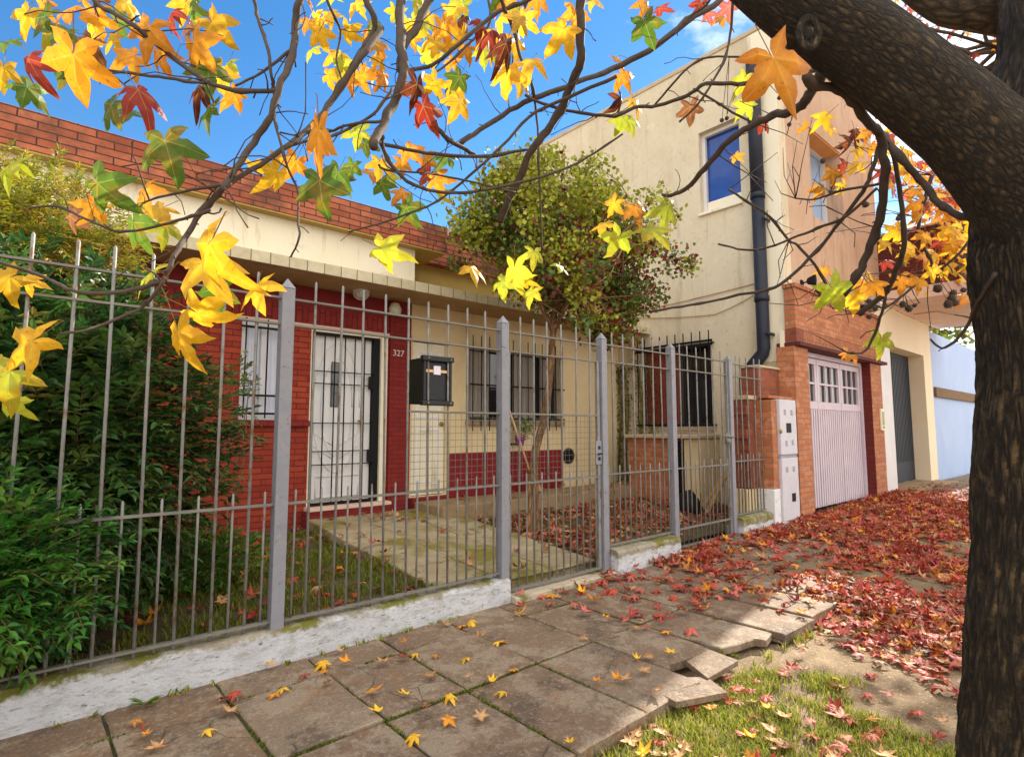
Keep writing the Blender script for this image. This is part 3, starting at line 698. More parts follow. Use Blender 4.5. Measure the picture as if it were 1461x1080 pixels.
pl = rough_box(4.22, 5.26, 3.36, 3.60, lambda x: -.1, lambda x: .225, .06, .007, 4.0).build('low_wall', M['lowwall'], None, origin=(4.7, 3.5, 0))
tag(pl, 'short grey white masonry block under the fence between the two gates', 'wall')
pl = rough_box(6.66, 7.45, 3.38, 3.60, lambda x: -.05, lambda x: .27, .06, .007, 8.0).build('low_wall', M['lowwall'], None, origin=(7, 3.5, 0))
tag(pl, 'short whitewashed block under the last fence panel beside the meter cabinet', 'wall')
sill = rough_box(2.965, 4.215, 3.36, 3.64, lambda x: -.1, lambda x: .042, .08, .006, 2.0).build('gate_sill', M['concrete'], None, origin=(3.6, 3.5, 0))
tag(sill, 'low mossy concrete sill under the mesh garden gate', 'sill')

def post(parent, x, z0, z1, w=.075, capw=.012):
    mb = MB(); h = w / 2
    mb.box(x - h, x + h, FY - h, FY + h, z0, z1 - .07)
    c = h + capw * .3
    mb.add([(x - c, FY - c, z1 - .069), (x + c, FY - c, z1 - .069), (x + c, FY + c, z1 - .069), (x - c, FY + c, z1 - .069), (x, FY, z1)], [(3, 2, 1, 0), (0, 1, 4), (1, 2, 4), (2, 3, 4), (3, 0, 4)])
    return mb.build('post', M['postmetal'], parent, bevel=.003)
bar_cache = {}
def bar(parent, x, z0, z1, r=.0085):
    k = (round(z1 - z0, 3), r)
    if k not in bar_cache:
        mb = MB(); mb.tube([(0, 0, 0), (0, 0, z1 - z0 - .012), (0, 0, z1 - z0)], [r, r, r * .4], 8)
        me = mb.build('bar', M['fencemetal']); bar_cache[k] = me.data; bpy.data.objects.remove(me)
        for f in bar_cache[k].polygons: f.use_smooth = len(f.vertices) == 4
    o = bpy.data.objects.new('bar', bar_cache[k]); COL.objects.link(o); attach(o, parent)
    o.location = (x, FY + rnd.uniform(-.002, .002), z0); o.rotation_euler = (rnd.uniform(-.007, .007), rnd.uniform(-.007, .007), 0)
def rail(parent, x0, x1, z, h=.012, y=FY, z2=None, w=.03):
    mb = MB(); z2 = z if z2 is None else z2
    mb.beam((x0, y, z), (x1, y, z2), w, h); mb.build('rail', M['railmetal'], parent)
def mesh_panel(parent, x0, x1, z0, z1, y, step=.05):
    mb = MB(); n = int((x1 - x0) / step)
    for i in range(n + 1):
        x = x0 + (x1 - x0) * i / n; mb.tube([(x, y, z0), (x, y, z1)], .0016, 4, cap=False)
    n = int((z1 - z0) / step)
    for i in range(n + 1):
        z = z0 + (z1 - z0) * i / n; mb.tube([(x0, y + .003, z), (x1, y + .003, z)], .0016, 4, cap=False)
    mb.build('wire_mesh', M['railmetal'], parent)
SP = .1735
fence = thing('metal_fence', 'long grey bar fence with two square posts on the whitewashed low wall', 'fence', (1.2, FY, .2))
P1, P2, P3, P4, P5 = 1.185, 2.925, 4.165, 5.335, 6.59
post(fence, P1, .185, 2.28); post(fence, P2, .175, 2.28)
rail(fence, -2.3, P1 - .038, 2.15); rail(fence, P1 + .038, P2 - .038, 2.15); rail(fence, -2.3, P1 - .038, 1.988); rail(fence, P1 + .038, P2 - .038, 1.988)
rail(fence, -2.3, P1 - .038, .905, .014); rail(fence, P1 + .038, P2 - .038, .905, .014)
rail(fence, -2.3, P1 - .038, .235, .012, w=.035); rail(fence, P1 + .038, P2 - .038, .225, .012, w=.035); rail(fence, 2.05, P2 - .038, 1.475, .012)
for i in range(1, 20): bar(fence, P1 - SP * i, .20, 2.29)
for i in range(0, 19): bar(fence, P1 - SP * (i + .5), .20, .985, .007)
for i in range(1, 10): bar(fence, P1 + SP * i, .20, 2.29)
for i in range(0, 10): bar(fence, P1 + SP * (i + .5), .20, .985, .007)
mesh_panel(fence, 2.06, P2 - .04, .915, 1.468, FY + .014)
for x, z in ((-.4, 0),): pass

gate = thing('garden_gate', 'grey bar gate with wire mesh and lock between the square posts', 'gate', (3.5, FY, .05))
rail(gate, P2 + .05, P3 - .06, 2.15); rail(gate, P2 + .05, P3 - .06, 1.988); rail(gate, P2 + .05, P3 - .06, 1.475, .014); rail(gate, P2 + .05, P3 - .06, .905, .014); rail(gate, P2 + .05, P3 - .06, .075, .02)
rects('stile', M['fencemetal'], gate, [(P2 + .042, P2 + .07, FY - .014, FY + .014, .065, 1.99), (P3 - .085, P3 - .05, FY - .014, FY + .014, .065, 1.99)], split=True)
for i in range(1, 7): bar(gate, P2 + .174 * i, .08, 2.29)
for i in range(0, 7): bar(gate, P2 + .174 * (i + .5), .08, .985, .007)
mesh_panel(gate, P2 + .07, P3 - .085, .915, 1.468, FY + .014)
mb = MB(); mb.box(P3 - .13, P3 - .05, FY - .03, FY - .015, 1.02, 1.24); mb.build('lock_plate', M['postmetal'], gate, bevel=.003)
mb = MB(); mb.box(P3 - .10, P3 - .07, FY - .034, FY - .03, 1.06, 1.09); mb.box(P3 - .10, P3 - .07, FY - .034, FY - .03, 1.16, 1.19); mb.tube([(P3 - .085, FY - .03, 1.12), (P3 - .085, FY - .06, 1.12), (P3 - .14, FY - .06, 1.115)], .008, 6); mb.build('lock', M['black'], gate)
fence2 = thing('metal_fence', 'short grey bar fence panel on the masonry block between two gates', 'fence', (4.75, FY, .2))
post(fence2, P3, .0, 2.28); post(fence2, P4, .02, 2.30)
rail(fence2, P3 + .038, P4 - .038, 2.165); rail(fence2, P3 + .038, P4 - .038, 2.0); rail(fence2, P3 + .038, P4 - .038, .92, .012); rail(fence2, P3 + .038, P4 - .038, .26, .014)
for i in range(1, 7): bar(fence2, P3 + .167 * i, .25, 2.30)
for i in range(0, 7): bar(fence2, P3 + .167 * (i + .5), .25, 1.0, .007)
gate2 = thing('driveway_gate', 'narrow grey bar gate with latch set low over red leaves', 'gate', (5.95, FY, .06))
rail(gate2, P4 + .05, P5 - .05, 2.18); rail(gate2, P4 + .05, P5 - .05, 2.01); rail(gate2, P4 + .05, P5 - .05, .92, .014); rail(gate2, P4 + .05, P5 - .05, .27, .016); rail(gate2, P4 + .05, P5 - .05, .08, .02)
rects('stile', M['fencemetal'], gate2, [(P4 + .043, P4 + .07, FY - .014, FY + .014, .07, 2.18), (P5 - .07, P5 - .043, FY - .014, FY + .014, .07, 2.18)], split=True)
for i in range(1, 7): bar(gate2, P4 + .179 * i, .08, 2.30)
for i in range(0, 7): bar(gate2, P4 + .179 * (i + .5), .08, 1.0, .007)
mb = MB(); mb.box(P5 - .16, P5 - .045, FY - .03, FY - .015, 1.16, 1.30); mb.tube([(P5 - .25, FY - .04, 1.27), (P5 + .02, FY - .04, 1.25)], .011, 6); mb.ball((P5 - .14, FY - .05, 1.2), .035); mb.build('latch', M['railmetal'], gate2)
fence3 = thing('metal_fence', 'last narrow grey bar fence panel beside the stepped brick pier', 'fence', (7, FY, .25))
post(fence3, P5, .05, 2.27)
rail(fence3, P5 + .038, 7.5, 2.165); rail(fence3, P5 + .038, 7.5, 2.01); rail(fence3, P5 + .038, 7.45, .95, .012); rail(fence3, P5 + .038, 7.45, .30, .014)
for i in range(1, 6): bar(fence3, P5 + .165 * i, .29, 2.28)
for i in range(0, 5): bar(fence3, P5 + .165 * (i + .5), .29, 1.03, .007)

# black letter box strapped to the fence bars
lb = thing('letter_box', 'black letter box strapped inside the fence bars with a paper note', 'letter box', (2.3, FY + .1, 1.7))
rects('body', M['boxdark'], lb, [(2.17, 2.41, FY + .02, FY + .23, 1.535, 1.87)], .006)
rects('front_panel', M['blackbox'], lb, [(2.205, 2.385, FY + .012, FY + .019, 1.56, 1.84)], .003)
rects('rim', M['blackbox'], lb, [(2.155, 2.43, FY - .022, FY + .019, 1.845, 1.885), (2.155, 2.43, FY - .022, FY + .019, 1.520, 1.556)], .006, split=True)
rects('side_flange', M['blackbox'], lb, [(2.168, 2.19, FY - .012, FY + .019, 1.557, 1.844), (2.395, 2.417, FY - .012, FY + .019, 1.557, 1.844)], .003, split=True)
rects('strap', M['handle'], lb, [(2.19, 2.26, FY + .003, FY + .011, 1.765, 1.785), (2.325, 2.39, FY + .003, FY + .011, 1.765, 1.785)], split=True)
rects('paper_note', M['paper'], lb, [(2.265, 2.325, FY + .004, FY + .0115, 1.75, 1.815)])
for x in (2.205, 2.40):
    for z in (1.865, 1.538):
        mb = MB(); mb.ball((x, FY - .024, z), .008); mb.build('bolt', M['railmetal'], lb)

# meter cabinet, stepped brick pier and things by the tall wall
mc = thing('meter_cabinet', 'tall grey white utility meter cabinet set in brickwork left of the garage', 'cabinet', (7.9, 3.4, .1))
rects('upper_door', M['greycab'], mc, [(7.66, 8.17, 3.33, 3.42, 1.005, 1.75)], .006)
rects('lower_door', M['greycab'], mc, [(7.66, 8.17, 3.332, 3.42, .13, .96)], .006)
rects('frame', M['greymark'], mc, [(7.655, 8.175, 3.345, 3.43, .961, 1.004)], .004)
rects('meter_window', M['black'], mc, [(7.84, 7.985, 3.324, 3.329, 1.30, 1.43)])
rects('meter_window', M['black'], mc, [(7.93, 8.04, 3.326, 3.331, .37, .48)])
mb = MB()
for (x, z) in ((7.78, 1.57), (7.99, 1.57), (7.79, 1.15), (7.99, 1.16), (7.78, .80), (7.99, .80)):
    for i in range(3):
        for j in range(2): mb.box(x + j * .035, x + j * .035 + .024, 3.3255, 3.3285, z - .03 + i * .026, z - .012 + i * .026)
mb.build('faded_label', M['greymark'], mc)
mb = MB(); mb.ball((7.66, 3.325, 1.32), .03, sy=.5); mb.build('lock', M['brass'], mc)
bp = thing('stepped_brick_pier', 'rough stepped dark brick pier between the last fence panel and meter cabinet', 'brick pier', (7.6, 3.6, 0))
mb = MB(); mb.box(7.30, 8.27, 3.59, 3.84, .56, 1.74); mb.box(7.62, 8.27, 3.59, 3.84, 1.741, 2.20)
for k in range(7): mb.box(7.26 + .03 * (k % 2), 7.298, 3.60, 3.83, .58 + k * .16, .70 + k * .16)
mb.build('brickwork', M['darkbrick'], bp, bevel=.008)
rects('cap', M['mortarcap'], bp, [(7.28, 7.70, 3.57, 3.86, 1.742, 1.80), (7.6, 8.28, 3.57, 3.86, 2.202, 2.235)], .01, split=True)
rects('base', M['cream'], bp, [(7.22, 8.27, 3.60, 3.83, -.1, .558)], .008)
rects('front_frame', M['orangebrick'], bp, [(7.50, 7.653, 3.37, 3.589, .56, 1.74), (7.654, 8.18, 3.44, 3.589, .0, 1.76), (7.50, 8.275, 3.40, 3.589, 1.761, 1.80)], .006)
rects('front_base', M['whitewash'], bp, [(7.47, 7.652, 3.36, 3.589, -.1, .559), (7.653, 8.20, 3.34, 3.43, -.05, .125)], .008)
bb = thing('brick_barbecue', 'small brick barbecue with a cream side against the tall wall behind the narrow gate', 'barbecue', (7.9, 5, .1))
rects('brick_side', M['orangebrick'], bb, [(7.80, 8.38, 5.05, 5.95, .05, 1.20)], .008)
rects('shelf', M['mortarcap'], bb, [(7.74, 8.395, 4.60, 6.0, 1.201, 1.26)], .01)
rects('cream_side', M['cream'], bb, [(7.82, 8.38, 4.62, 4.90, .05, 1.20)], .006)
rects('opening', M['black'], bb, [(7.86, 8.38, 4.901, 5.049, .1, 1.15)])
mb = MB(); mb.beam((7.6, 4.55, .12), (8.33, 4.0, 1.28), .10, .03)
tag(mb.build('leaning_plank', M['wood'], None), 'wide brown plank leaning on the tall wall behind the narrow gate', 'plank')
mb = MB(); mb.beam((7.45, 4.35, .12), (8.34, 3.95, 1.55), .07, .025)
tag(mb.build('leaning_plank', M['wood'], None), 'slimmer plank leaning beside the brick pier behind the narrow gate', 'plank')
mb = MB()
mb.tube([(7.35, 4.55, .10), (7.33, 4.55, .22), (7.36, 4.56, .36), (7.42, 4.56, .44)], [.17, .20, .15, .05], 12, jit=lambda i, k, p: 1 + .18 * mnoise.noise(Vector((k * 1.3, i * 2.1, 4))))
tag(mb.build('rubbish_bag', M['black'], None, smooth=True), 'crumpled black bag on the leafy ground behind the narrow gate', 'bag')
# broom, pot, hose on the cream wall
br = thing('broom', 'broom with a pale wooden handle propped against the cream wall below the barred window', 'broom', (5.6, 6.3, .4))
mb = MB(); mb.tube([(5.45, 6.48, 1.93), (5.83, 6.25, .62)], .016, 8); mb.build('handle', M['handle'], br, smooth=True)
mb = MB(); mb.tube([(5.82, 6.255, .66), (5.845, 6.24, .58), (5.87, 6.22, .42)], [.03, .06, .12], 10); mb.build('bristles', M['wood'], br)

# ------------------------------------------------------------------ ground, pavement, path
def nz2(x, y, s, seed=0.0): return mnoise.noise(Vector((x * s, y * s, seed)))
def soil_z(x, y):
    z = -.055 + gz(x) + .018 * nz2(x, y, 1.3) + .008 * nz2(x, y, 5, 3)
    if x > 4.7 and y < 2.5: z += .03 * min(1, (x - 4.7) / .6)
    if y > 1.5 and x < 4.7: z -= .03 * min(1, (y - 1.5) * 4)
    return z
mb = MB()
xs = [-400, -120, -40, -12] + [-3 + .1 * i for i in range(151)] + [13 + i for i in range(1, 16)] + [40, 80, 160, 400]
ys = [-400, -150, -60, -26, -14, -10.6, -10.5, -2.6, -2.5] + [-2.4 + .1 * i for i in range(61)] + [3.7, 12, 40, 120, 400]
for y in ys:
    for x in xs:
        near = -3.1 < x < 28 and -2.41 < y < 3.75
        mb.v.append((x, y, soil_z(x, y) if near else (-.06 if y > -2.45 or y < -10.55 else -.2)))
nx = len(xs)
for j in range(len(ys) - 1):
    for i in range(nx - 1): mb.f.append((j * nx + i, j * nx + i + 1, (j + 1) * nx + i + 1, (j + 1) * nx + i)); mb.mi.append(0)
g = mb.build('ground', M['soil'], None, smooth=True); tag(g, kind='structure')
rd = rects('road', mat_noise('concrete_road', (.36, .34, .31), (.42, .40, .37), 1.5, .9, 60, .4, .005), None, [(-200, 300, -10.4, -2.7, -.3, -.14)]); tag(rd, kind='structure')
rd = rects('kerb', M['concrete'], None, [(-200, 300, -2.7, -2.52, -.3, -.01)], .02); tag(rd, kind='structure')

# paving: real slabs with open mossy joints
pv = MB(); rs = random.Random(3)
def slab(poly, z, tx, ty, th=.05, ch=.006):
    n = len(poly); cx = sum(p[0] for p in poly) / n; cy_ = sum(p[1] for p in poly) / n
    def zz(x, y): return z + (x - cx) * tx + (y - cy_) * ty
    def ins(p, d):
        v = Vector((cx - p[0], cy_ - p[1])); v.normalize(); return (p[0] + v.x * d, p[1] + v.y * d)
    vs = [(x, y, zz(x, y) - th) for x, y in poly] + [(x, y, zz(x, y) - ch) for x, y in poly] + [(*ins(q, ch * 1.6), zz(*q)) for q in poly]
    fs = [tuple(range(n - 1, -1, -1))]
    for r in (0, 1):
        for i in range(n): fs.append((r * n + i, r * n + (i + 1) % n, (r + 1) * n + (i + 1) % n, (r + 1) * n + i))
    fs.append(tuple(2 * n + i for i in range(n)))
    pv.add(vs, fs)
def dense(x0, x1, y0, y1, wob=.004, k=4):
    pts = []
    for (a, b) in (((x0, y0), (x1, y0)), ((x1, y0), (x1, y1)), ((x1, y1), (x0, y1)), ((x0, y1), (x0, y0))):
        for i in range(k):
            t = i / k; pts.append((a[0] + (b[0] - a[0]) * t + rs.uniform(-wob, wob), a[1] + (b[1] - a[1]) * t + rs.uniform(-wob, wob)))
    return pts
cols = [-2.08, -1.59, -1.10, -.61, -.12, .37, .86, 1.36, 1.83, 2.335, 2.83, 3.32, 3.82, 4.30, 4.76]
g_ = .007
for a, b in zip(cols, cols[1:]):
    slab(dense(a + g_, b - g_, 3.125, 3.44), gz(a) - .004 + rs.uniform(-.004, .003), rs.uniform(-.008, .008), .01)
    slab(dense(a + g_, b - g_, 2.465 + g_, 3.115), gz(a) + rs.uniform(-.004, .004), rs.uniform(-.014, .014), rs.uniform(-.01, .01))
    if abs(a - 2.83) < .01:      # broken slab: its street corner has snapped off
        slab([(2.837, 2.458), (3.313, 2.458), (3.316, 2.02), (3.30, 1.925), (3.12, 1.90), (3.095, 1.925), (2.90, 1.955), (2.836, 1.90)], -.002, -.01, .012)
    elif abs(a - 3.32) < .01:
        slab([(3.327, 2.458), (3.813, 2.458), (3.813, 1.77), (3.66, 1.74), (3.63, 1.80), (3.46, 1.83), (3.33, 1.87)], .006, .01, -.012, .045)
    else:
        slab(dense(a + g_, b - g_, 1.705 + rs.uniform(-.02, .02), 2.458), gz(a) + rs.uniform(-.004, .005), rs.uniform(-.014, .014), rs.uniform(-.012, .006), .065)
x = 4.765
while x < 30:
    for (y0, y1) in ((3.125, 3.44), (2.465, 3.115)) if x > 5.2 else ((3.125, 3.44), (2.465, 3.115), (2.0, 2.458)):
        slab(dense(x + g_, x + .49 - g_, y0 + g_, y1, k=2), gz(x + .25) + .002 + rs.uniform(-.004, .004), .016 if x < 12 else 0, rs.uniform(-.01, .01))
    x += .49
p = pv.build('pavement', M['slab'], None); tag(p, kind='structure')
bd = MB(); bd.box(-2.1, 2.82, 1.76, 3.43, -.12, -.016); bd.box(2.821, 3.84, 2.12, 3.43, -.12, -.016); bd.box(3.841, 4.74, 1.76, 3.43, -.12, -.016)
tag(bd.build('pavement_bed', M['jointmoss'], None), kind='structure')
# snapped pieces of paving
def piece(poly, c, rot, lab):
    mb = MB(); n = len(poly); q = Matrix.Translation(c) @ Matrix.Rotation(rot[2], 4, 'Z') @ Matrix.Rotation(rot[0], 4, 'X') @ Matrix.Rotation(rot[1], 4, 'Y')
    mb.add([tuple(q @ Vector((x, y, z))) for z in (-.016, .016) for x, y in poly], [tuple(range(n - 1, -1, -1)), tuple(range(n, 2 * n))] + [(i, (i + 1) % n, (i + 1) % n + n, i + n) for i in range(n)])
    o = mb.build('broken_slab', M['slab'], None, bevel=.003, origin=c); tag(o, lab, 'slab')
piece([(-.21, -.09), (.11, -.15), (.20, .05), (.03, .14), (-.19, .07)], (2.74, 1.72, -.022), (R(-3), R(2), R(-8)), 'sunlit snapped paving piece lying lowest at the grassy pavement edge')
piece([(-.18, -.05), (.15, -.11), (.18, .07), (-.06, .12)], (3.07, 1.79, -.01), (R(3), R(-2), R(10)), 'snapped paving piece wedged beside the broken slab above the hollow')
# garden ground and path
def garden_z(x, y): return .09 + (y - 3.6) * .045 + .015 * nz2(x, y, 1.7) + .01 * nz2(x, y, 6, 5)
mb = MB(); nxg, nyg = 130, 34
for j in range(nyg):
    for i in range(nxg):
        x = -4.5 + 12.85 * i / (nxg - 1); y = 3.60 + 3.02 * j / (nyg - 1); mb.v.append((x, y, garden_z(x, y)))
for j in range(nyg - 1):
    for i in range(nxg - 1): mb.f.append((j * nxg + i, j * nxg + i + 1, (j + 1) * nxg + i + 1, (j + 1) * nxg + i)); mb.mi.append(0)
tag(mb.build('garden_ground', M['gardensoil'], None, smooth=True), kind='structure')
def path_z(y): return .045 + (y - 3.62) * .076
mb = MB(); ry = [3.63, 4.35, 5.05, 5.75, 6.46]; cxs = [2.50, 3.08, 3.64, 4.22]
for a, b in zip(ry, ry[1:]):
    for c, d in zip(cxs, cxs[1:]):
        o1, o2 = rs.uniform(0, .012), rs.uniform(0, .012)
        vs = [(c + .006, a + .006, path_z(a) + o1), (d - .006, a + .006, path_z(a) + o2), (d - .006, b - .006, path_z(b) + o2), (c + .006, b - .006, path_z(b) + o1)]
        mb.add([(x, y, z - .12) for x, y, z in vs] + [(x, y, z + .05) for x, y, z in vs], [(0, 1, 5, 4), (1, 2, 6, 5), (2, 3, 7, 6), (3, 0, 4, 7), (4, 5, 6, 7)])
tag(mb.build('garden_path', M['path'], None, bevel=.01), kind='structure')
st = rects('terrace_step', M['stepstone'], None, [(3.93, 8.38, 5.80, HY - .125, .05, .40)], .015); tag(st, 'low brown concrete terrace along the cream wall below the side door', 'step')

# ------------------------------------------------------------------ leaves
PAL = dict(Y=(.84, .50, .02), G=(.10, .19, .02), L=(.42, .48, .03), O=(.78, .33, .018), R=(.40, .042, .024), D=(.10, .022, .012),
           P=(.52, .12, .10), B=(.27, .11, .045), T=(.52, .30, .14), C=(.30, .02, .024))
def star(rng, curl=.25, fold=.05, narrow=1.0):
    """five pointed sweetgum leaf, radius about 1, tip towards -Y; returns verts, faces, edge weights"""
    lob = [(-128, .66), (-63, .93), (0, 1.05), (63, .93), (128, .66)]
    v = [(0, 0, fold * .6)]; w = [(0.0, 0.)]; f = []
    sin_a = [-168, -97, -31, 31, 97, 168]; sr = [.2, .41, .46, .46, .41, .2]
    def pt(a, r, z):
        a = R(a + rng.uniform(-4, 4)); r *= rng.uniform(.93, 1.07)
        x, y = math.sin(a) * r * narrow, -math.cos(a) * r
        return (x, y, z - curl * (r * r) + curl * .5 * x * y)
    sidx = []
    for a, r in zip(sin_a, sr): sidx.append(len(v)); v.append(pt(a, r, 0)); w.append((.55, 1.))
    for i, (a, l) in enumerate(lob):
        lift = rng.uniform(-.24, .10)
        m = len(v); v.append(pt(a, .52 * l, fold)); w.append((.15, 0.))
        s0 = len(v); v.append(pt(a - 27, .53 * l, 0)); w.append((.7, 1.)); s1 = len(v); v.append(pt(a - 19, .68 * l, lift * .25)); w.append((.8, 1.))
        t1 = len(v); v.append(pt(a - 8, .86 * l, lift * .6)); w.append((.95, 1.))
        t = len(v); v.append(pt(a + rng.uniform(-5, 5), 1.05 * l, lift)); w.append((1.0, 0.))
        t2 = len(v); v.append(pt(a + 8, .86 * l, lift * .6)); w.append((.95, 1.))
        s2 = len(v); v.append(pt(a + 19, .68 * l, lift * .25)); w.append((.8, 1.)); s3 = len(v); v.append(pt(a + 27, .53 * l, 0)); w.append((.7, 1.))
        f += [(0, sidx[i], s0, m), (m, s0, s1), (m, s1, t1), (m, t1, t), (m, t, t2), (m, t2, s2), (m, s2, s3), (0, m, s3, sidx[i + 1])]
    return v, f, w
def leaf_cols(rng, key, w):
    c = PAL[key]; k = rng.uniform(.75, 1.2)
    e = {'Y': PAL['O'], 'O': PAL['R'], 'L': PAL['Y'], 'G': (.13, .22, .02), 'R': PAL['C'], 'D': PAL['D'], 'P': PAL['R'], 'B': PAL['D'], 'T': PAL['B'], 'C': PAL['D']}[key]
    a = rng.uniform(0, .55)
    return [tuple((c[i] * (1 - a * t) + e[i] * a * t) * k * (1.12 - .2 * t) for i in range(3)) + (q,) for t, q in w]
M['leaf'] = mat_leaf('sweetgum_leaf', trans=.5, rough=.45, var=.3, vary_scale=40, veins=True)
M['fallen'] = mat_leaf('fallen_leaf', trans=.12, rough=.6, var=.5, vary_scale=35, veins=True)
def put_leaf(mb, M4, size, rng, key, curl, narrow=1.0, stem=True):
    v, f, w = star(rng, curl, .06, narrow)
    mb.add([tuple(M4 @ (Vector(p) * size)) for p in v], f, leaf_cols(rng, key, w))
    if stem:
        n0 = len(mb.v); L = size * rng.uniform(.8, 1.4); bend = rng.uniform(-.3, .3)
        pts = [M4 @ Vector((bend * t * t * L, t * L, -.1 * size * math.sin(t * 3))) for t in (0, .35, .7, 1)]
        mb.tube(pts, size * .018, 3, cap=False); mb.c.extend([PAL['T']] * (len(mb.v) - n0))

# fallen leaves ---------------------------------------------------
fr = random.Random(21)
def carpet_density(x, y):
    """leaves per square metre over pavement and verge"""
    if y < .0 or y > 3.42: return 0
    n = .5 + .9 * nz2(x, y, 1.1, 7) + .5 * nz2(x, y, 3, 2)
    d = 6 if y > 1.7 else 12
    edge = (x - 4.6 - .5 * nz2(x, y, 1.2, 1)) + (y - 1.7) * .55
    if y < 1.75: edge = x - 3.6 - (y - .75) * .72 + .3 * nz2(x, y, 1.6, 3)
    if x > 2.7 and y > 2.3: d = 12 + 50 * max(0, (x - 2.9))
    if edge > 0: d = max(d, min(520, 260 + 240 * edge) * max(.12, min(1.2, 1.5 * n + .05)))
    if 4.9 < x < 7.0 and 2.25 < y < 2.9: d *= .18
    if 4.2 < x < 4.76 and y > 1.7: d = 90
    if x > 11.5: d *= max(.05, 1 - (x - 11.5) * .5)
    if y < 1.68 and x < 4.4:      # lit verge
        if edge <= 0: d = 60 if x < 3.2 else 22
    if y < .55 and x < 3: d = 10
    return d
def garden_density(x, y):
    if 2.5 < x < 4.22: return 14 if y > 5.9 else 4
    if x <= 2.5: return 34 if x > .9 else 10
    if y > 5.8: return 14
    return 300 * max(.1, min(1.1, .6 + 1.1 * nz2(x, y, 1.2, 9)))
pool = []
def sample(x0, x1, y0, y1, dens, zf, keys, top):
    n = int((x1 - x0) * (y1 - y0) * top)
    for _ in range(n):
        x, y = fr.uniform(x0, x1), fr.uniform(y0, y1)
        if fr.random() * top < dens(x, y):
            pool.append((x, y, zf(x, y), fr.choice(keys(x, y))))
def pave_z(x, y):
    on = (y > 1.72 and x < 4.75) or y > 2.47
    heap = .05 * max(0, 1 - abs(y - 3.15) / .45) * max(0, min(1, (x - 5.0) / .5)) if x < 9 else 0
    return ((gz(x) + .006) if on else soil_z(x, y) + .012) + heap * max(0, .5 + nz2(x, y, 2.5, 3)) * fr.random()
def kcarp(x, y):
    if x < 2.9: return 'YTYOTTBYOT' if y > 1.7 else 'RRBYTTPTOBC'
    return 'RRRRPPPPCCCCOBBTRPCTRO'
sample(-1.5, 15, 0, 3.42, carpet_density, pave_z, kcarp, 540)
def g_z(x, y):
    if 2.5 < x < 4.22 and y < 6.45: return path_z(y) + .07
    if x > 3.93 and y > 5.8: return .415
    return garden_z(x, y) + .02
sample(-.6, 8.3, 3.66, 6.4, garden_density, g_z, lambda x, y: 'RRBPTRCOB' if x < 2.6 else 'RPBBTPTCBBT', 440)
# leaves whose places were read off the photograph
for px, py, k in [(192, 1035, 'O'), (207, 1038, 'R'), (318, 1000, 'R'), (335, 998, 'R'), (328, 1022, 'T'), (294, 1048, 'Y'), (226, 1072, 'T'), (393, 996, 'O'), (437, 966, 'R'), (463, 953, 'Y'), (495, 949, 'O'),
                  (579, 996, 'Y'), (641, 998, 'Y'), (612, 970, 'T'), (548, 950, 'T'), (577, 942, 'C'), (620, 940, 'O'), (592, 1058, 'Y'), (686, 1026, 'T'), (719, 992, 'Y'), (734, 960, 'O'), (668, 970, 'T'), (715, 918, 'O'), (745, 870, 'R'),
                  (742, 880, 'Y'), (787, 852, 'O'), (795, 858, 'T'), (830, 850, 'Y'), (850, 976, 'O'), (917, 962, 'T'), (959, 936, 'Y'), (943, 892, 'R'), (952, 906, 'O'), (985, 905, 'P'), (883, 831, 'R'), (914, 836, 'P'), (960, 836, 'P'),
                  (1000, 826, 'O'), (864, 832, 'T'), (1120, 955, 'R'), (1128, 950, 'C'), (1193, 962, 'Y'), (1143, 915, 'T'), (1240, 985, 'R'), (1180, 1060, 'R'), (1205, 1045, 'P'), (890, 1070, 'Y'), (1345, 1020, 'T'), (1310, 1010, 'R')]:
    d = FW + RT * ((px - 730.5) / CAM_F) - UP * ((py - 540) / CAM_F)
    t = (0 - CAM_H) / d.z; q = CP + d * t; pool.append((q.x, q.y, pave_z(q.x, q.y), k))
def depth(p): return (Vector(p[:3]) - CP).dot(FW)
def inview(p):
    v = Vector(p[:3]) - CP; d = v.dot(FW)
    if d < .3: return False
    x = 730.5 + CAM_F * v.dot(RT) / d; y = 540 - CAM_F * v.dot(UP) / d
    return -20 < x < 1480 and y < 1100
pool.sort(key=depth)
near_ = [p for p in pool if inview(p)][:300]; ids = set(id(p) for p in near_)
def leaf_matrix(x, y, z, flat):
    tilt = flat * fr.uniform(.1, 1)
    return Matrix.Translation((x, y, z)) @ Matrix.Rotation(fr.uniform(0, 6.28), 4, 'Z') @ Matrix.Rotation(fr.uniform(-tilt, tilt), 4, 'X') @ Matrix.Rotation(fr.uniform(-tilt, tilt), 4, 'Y')
leaf_mesh = {}
for k in 'YOTRPCBL':
    for i in range(4):
        mb = MB(); put_leaf(mb, Matrix.Rotation(math.pi * (fr.random() < .35), 4, 'X'), 1, fr, k, fr.choice((-1, 1)) * fr.uniform(.1, .6), fr.uniform(.62, 1))
        o = mb.build('fallen_leaf', M['fallen']); leaf_mesh[k, i] = o.data; bpy.data.objects.remove(o)
CN = dict(Y='yellow', O='orange', T='tan', R='red', P='pinkish red', C='dark red', B='brown', L='lime')
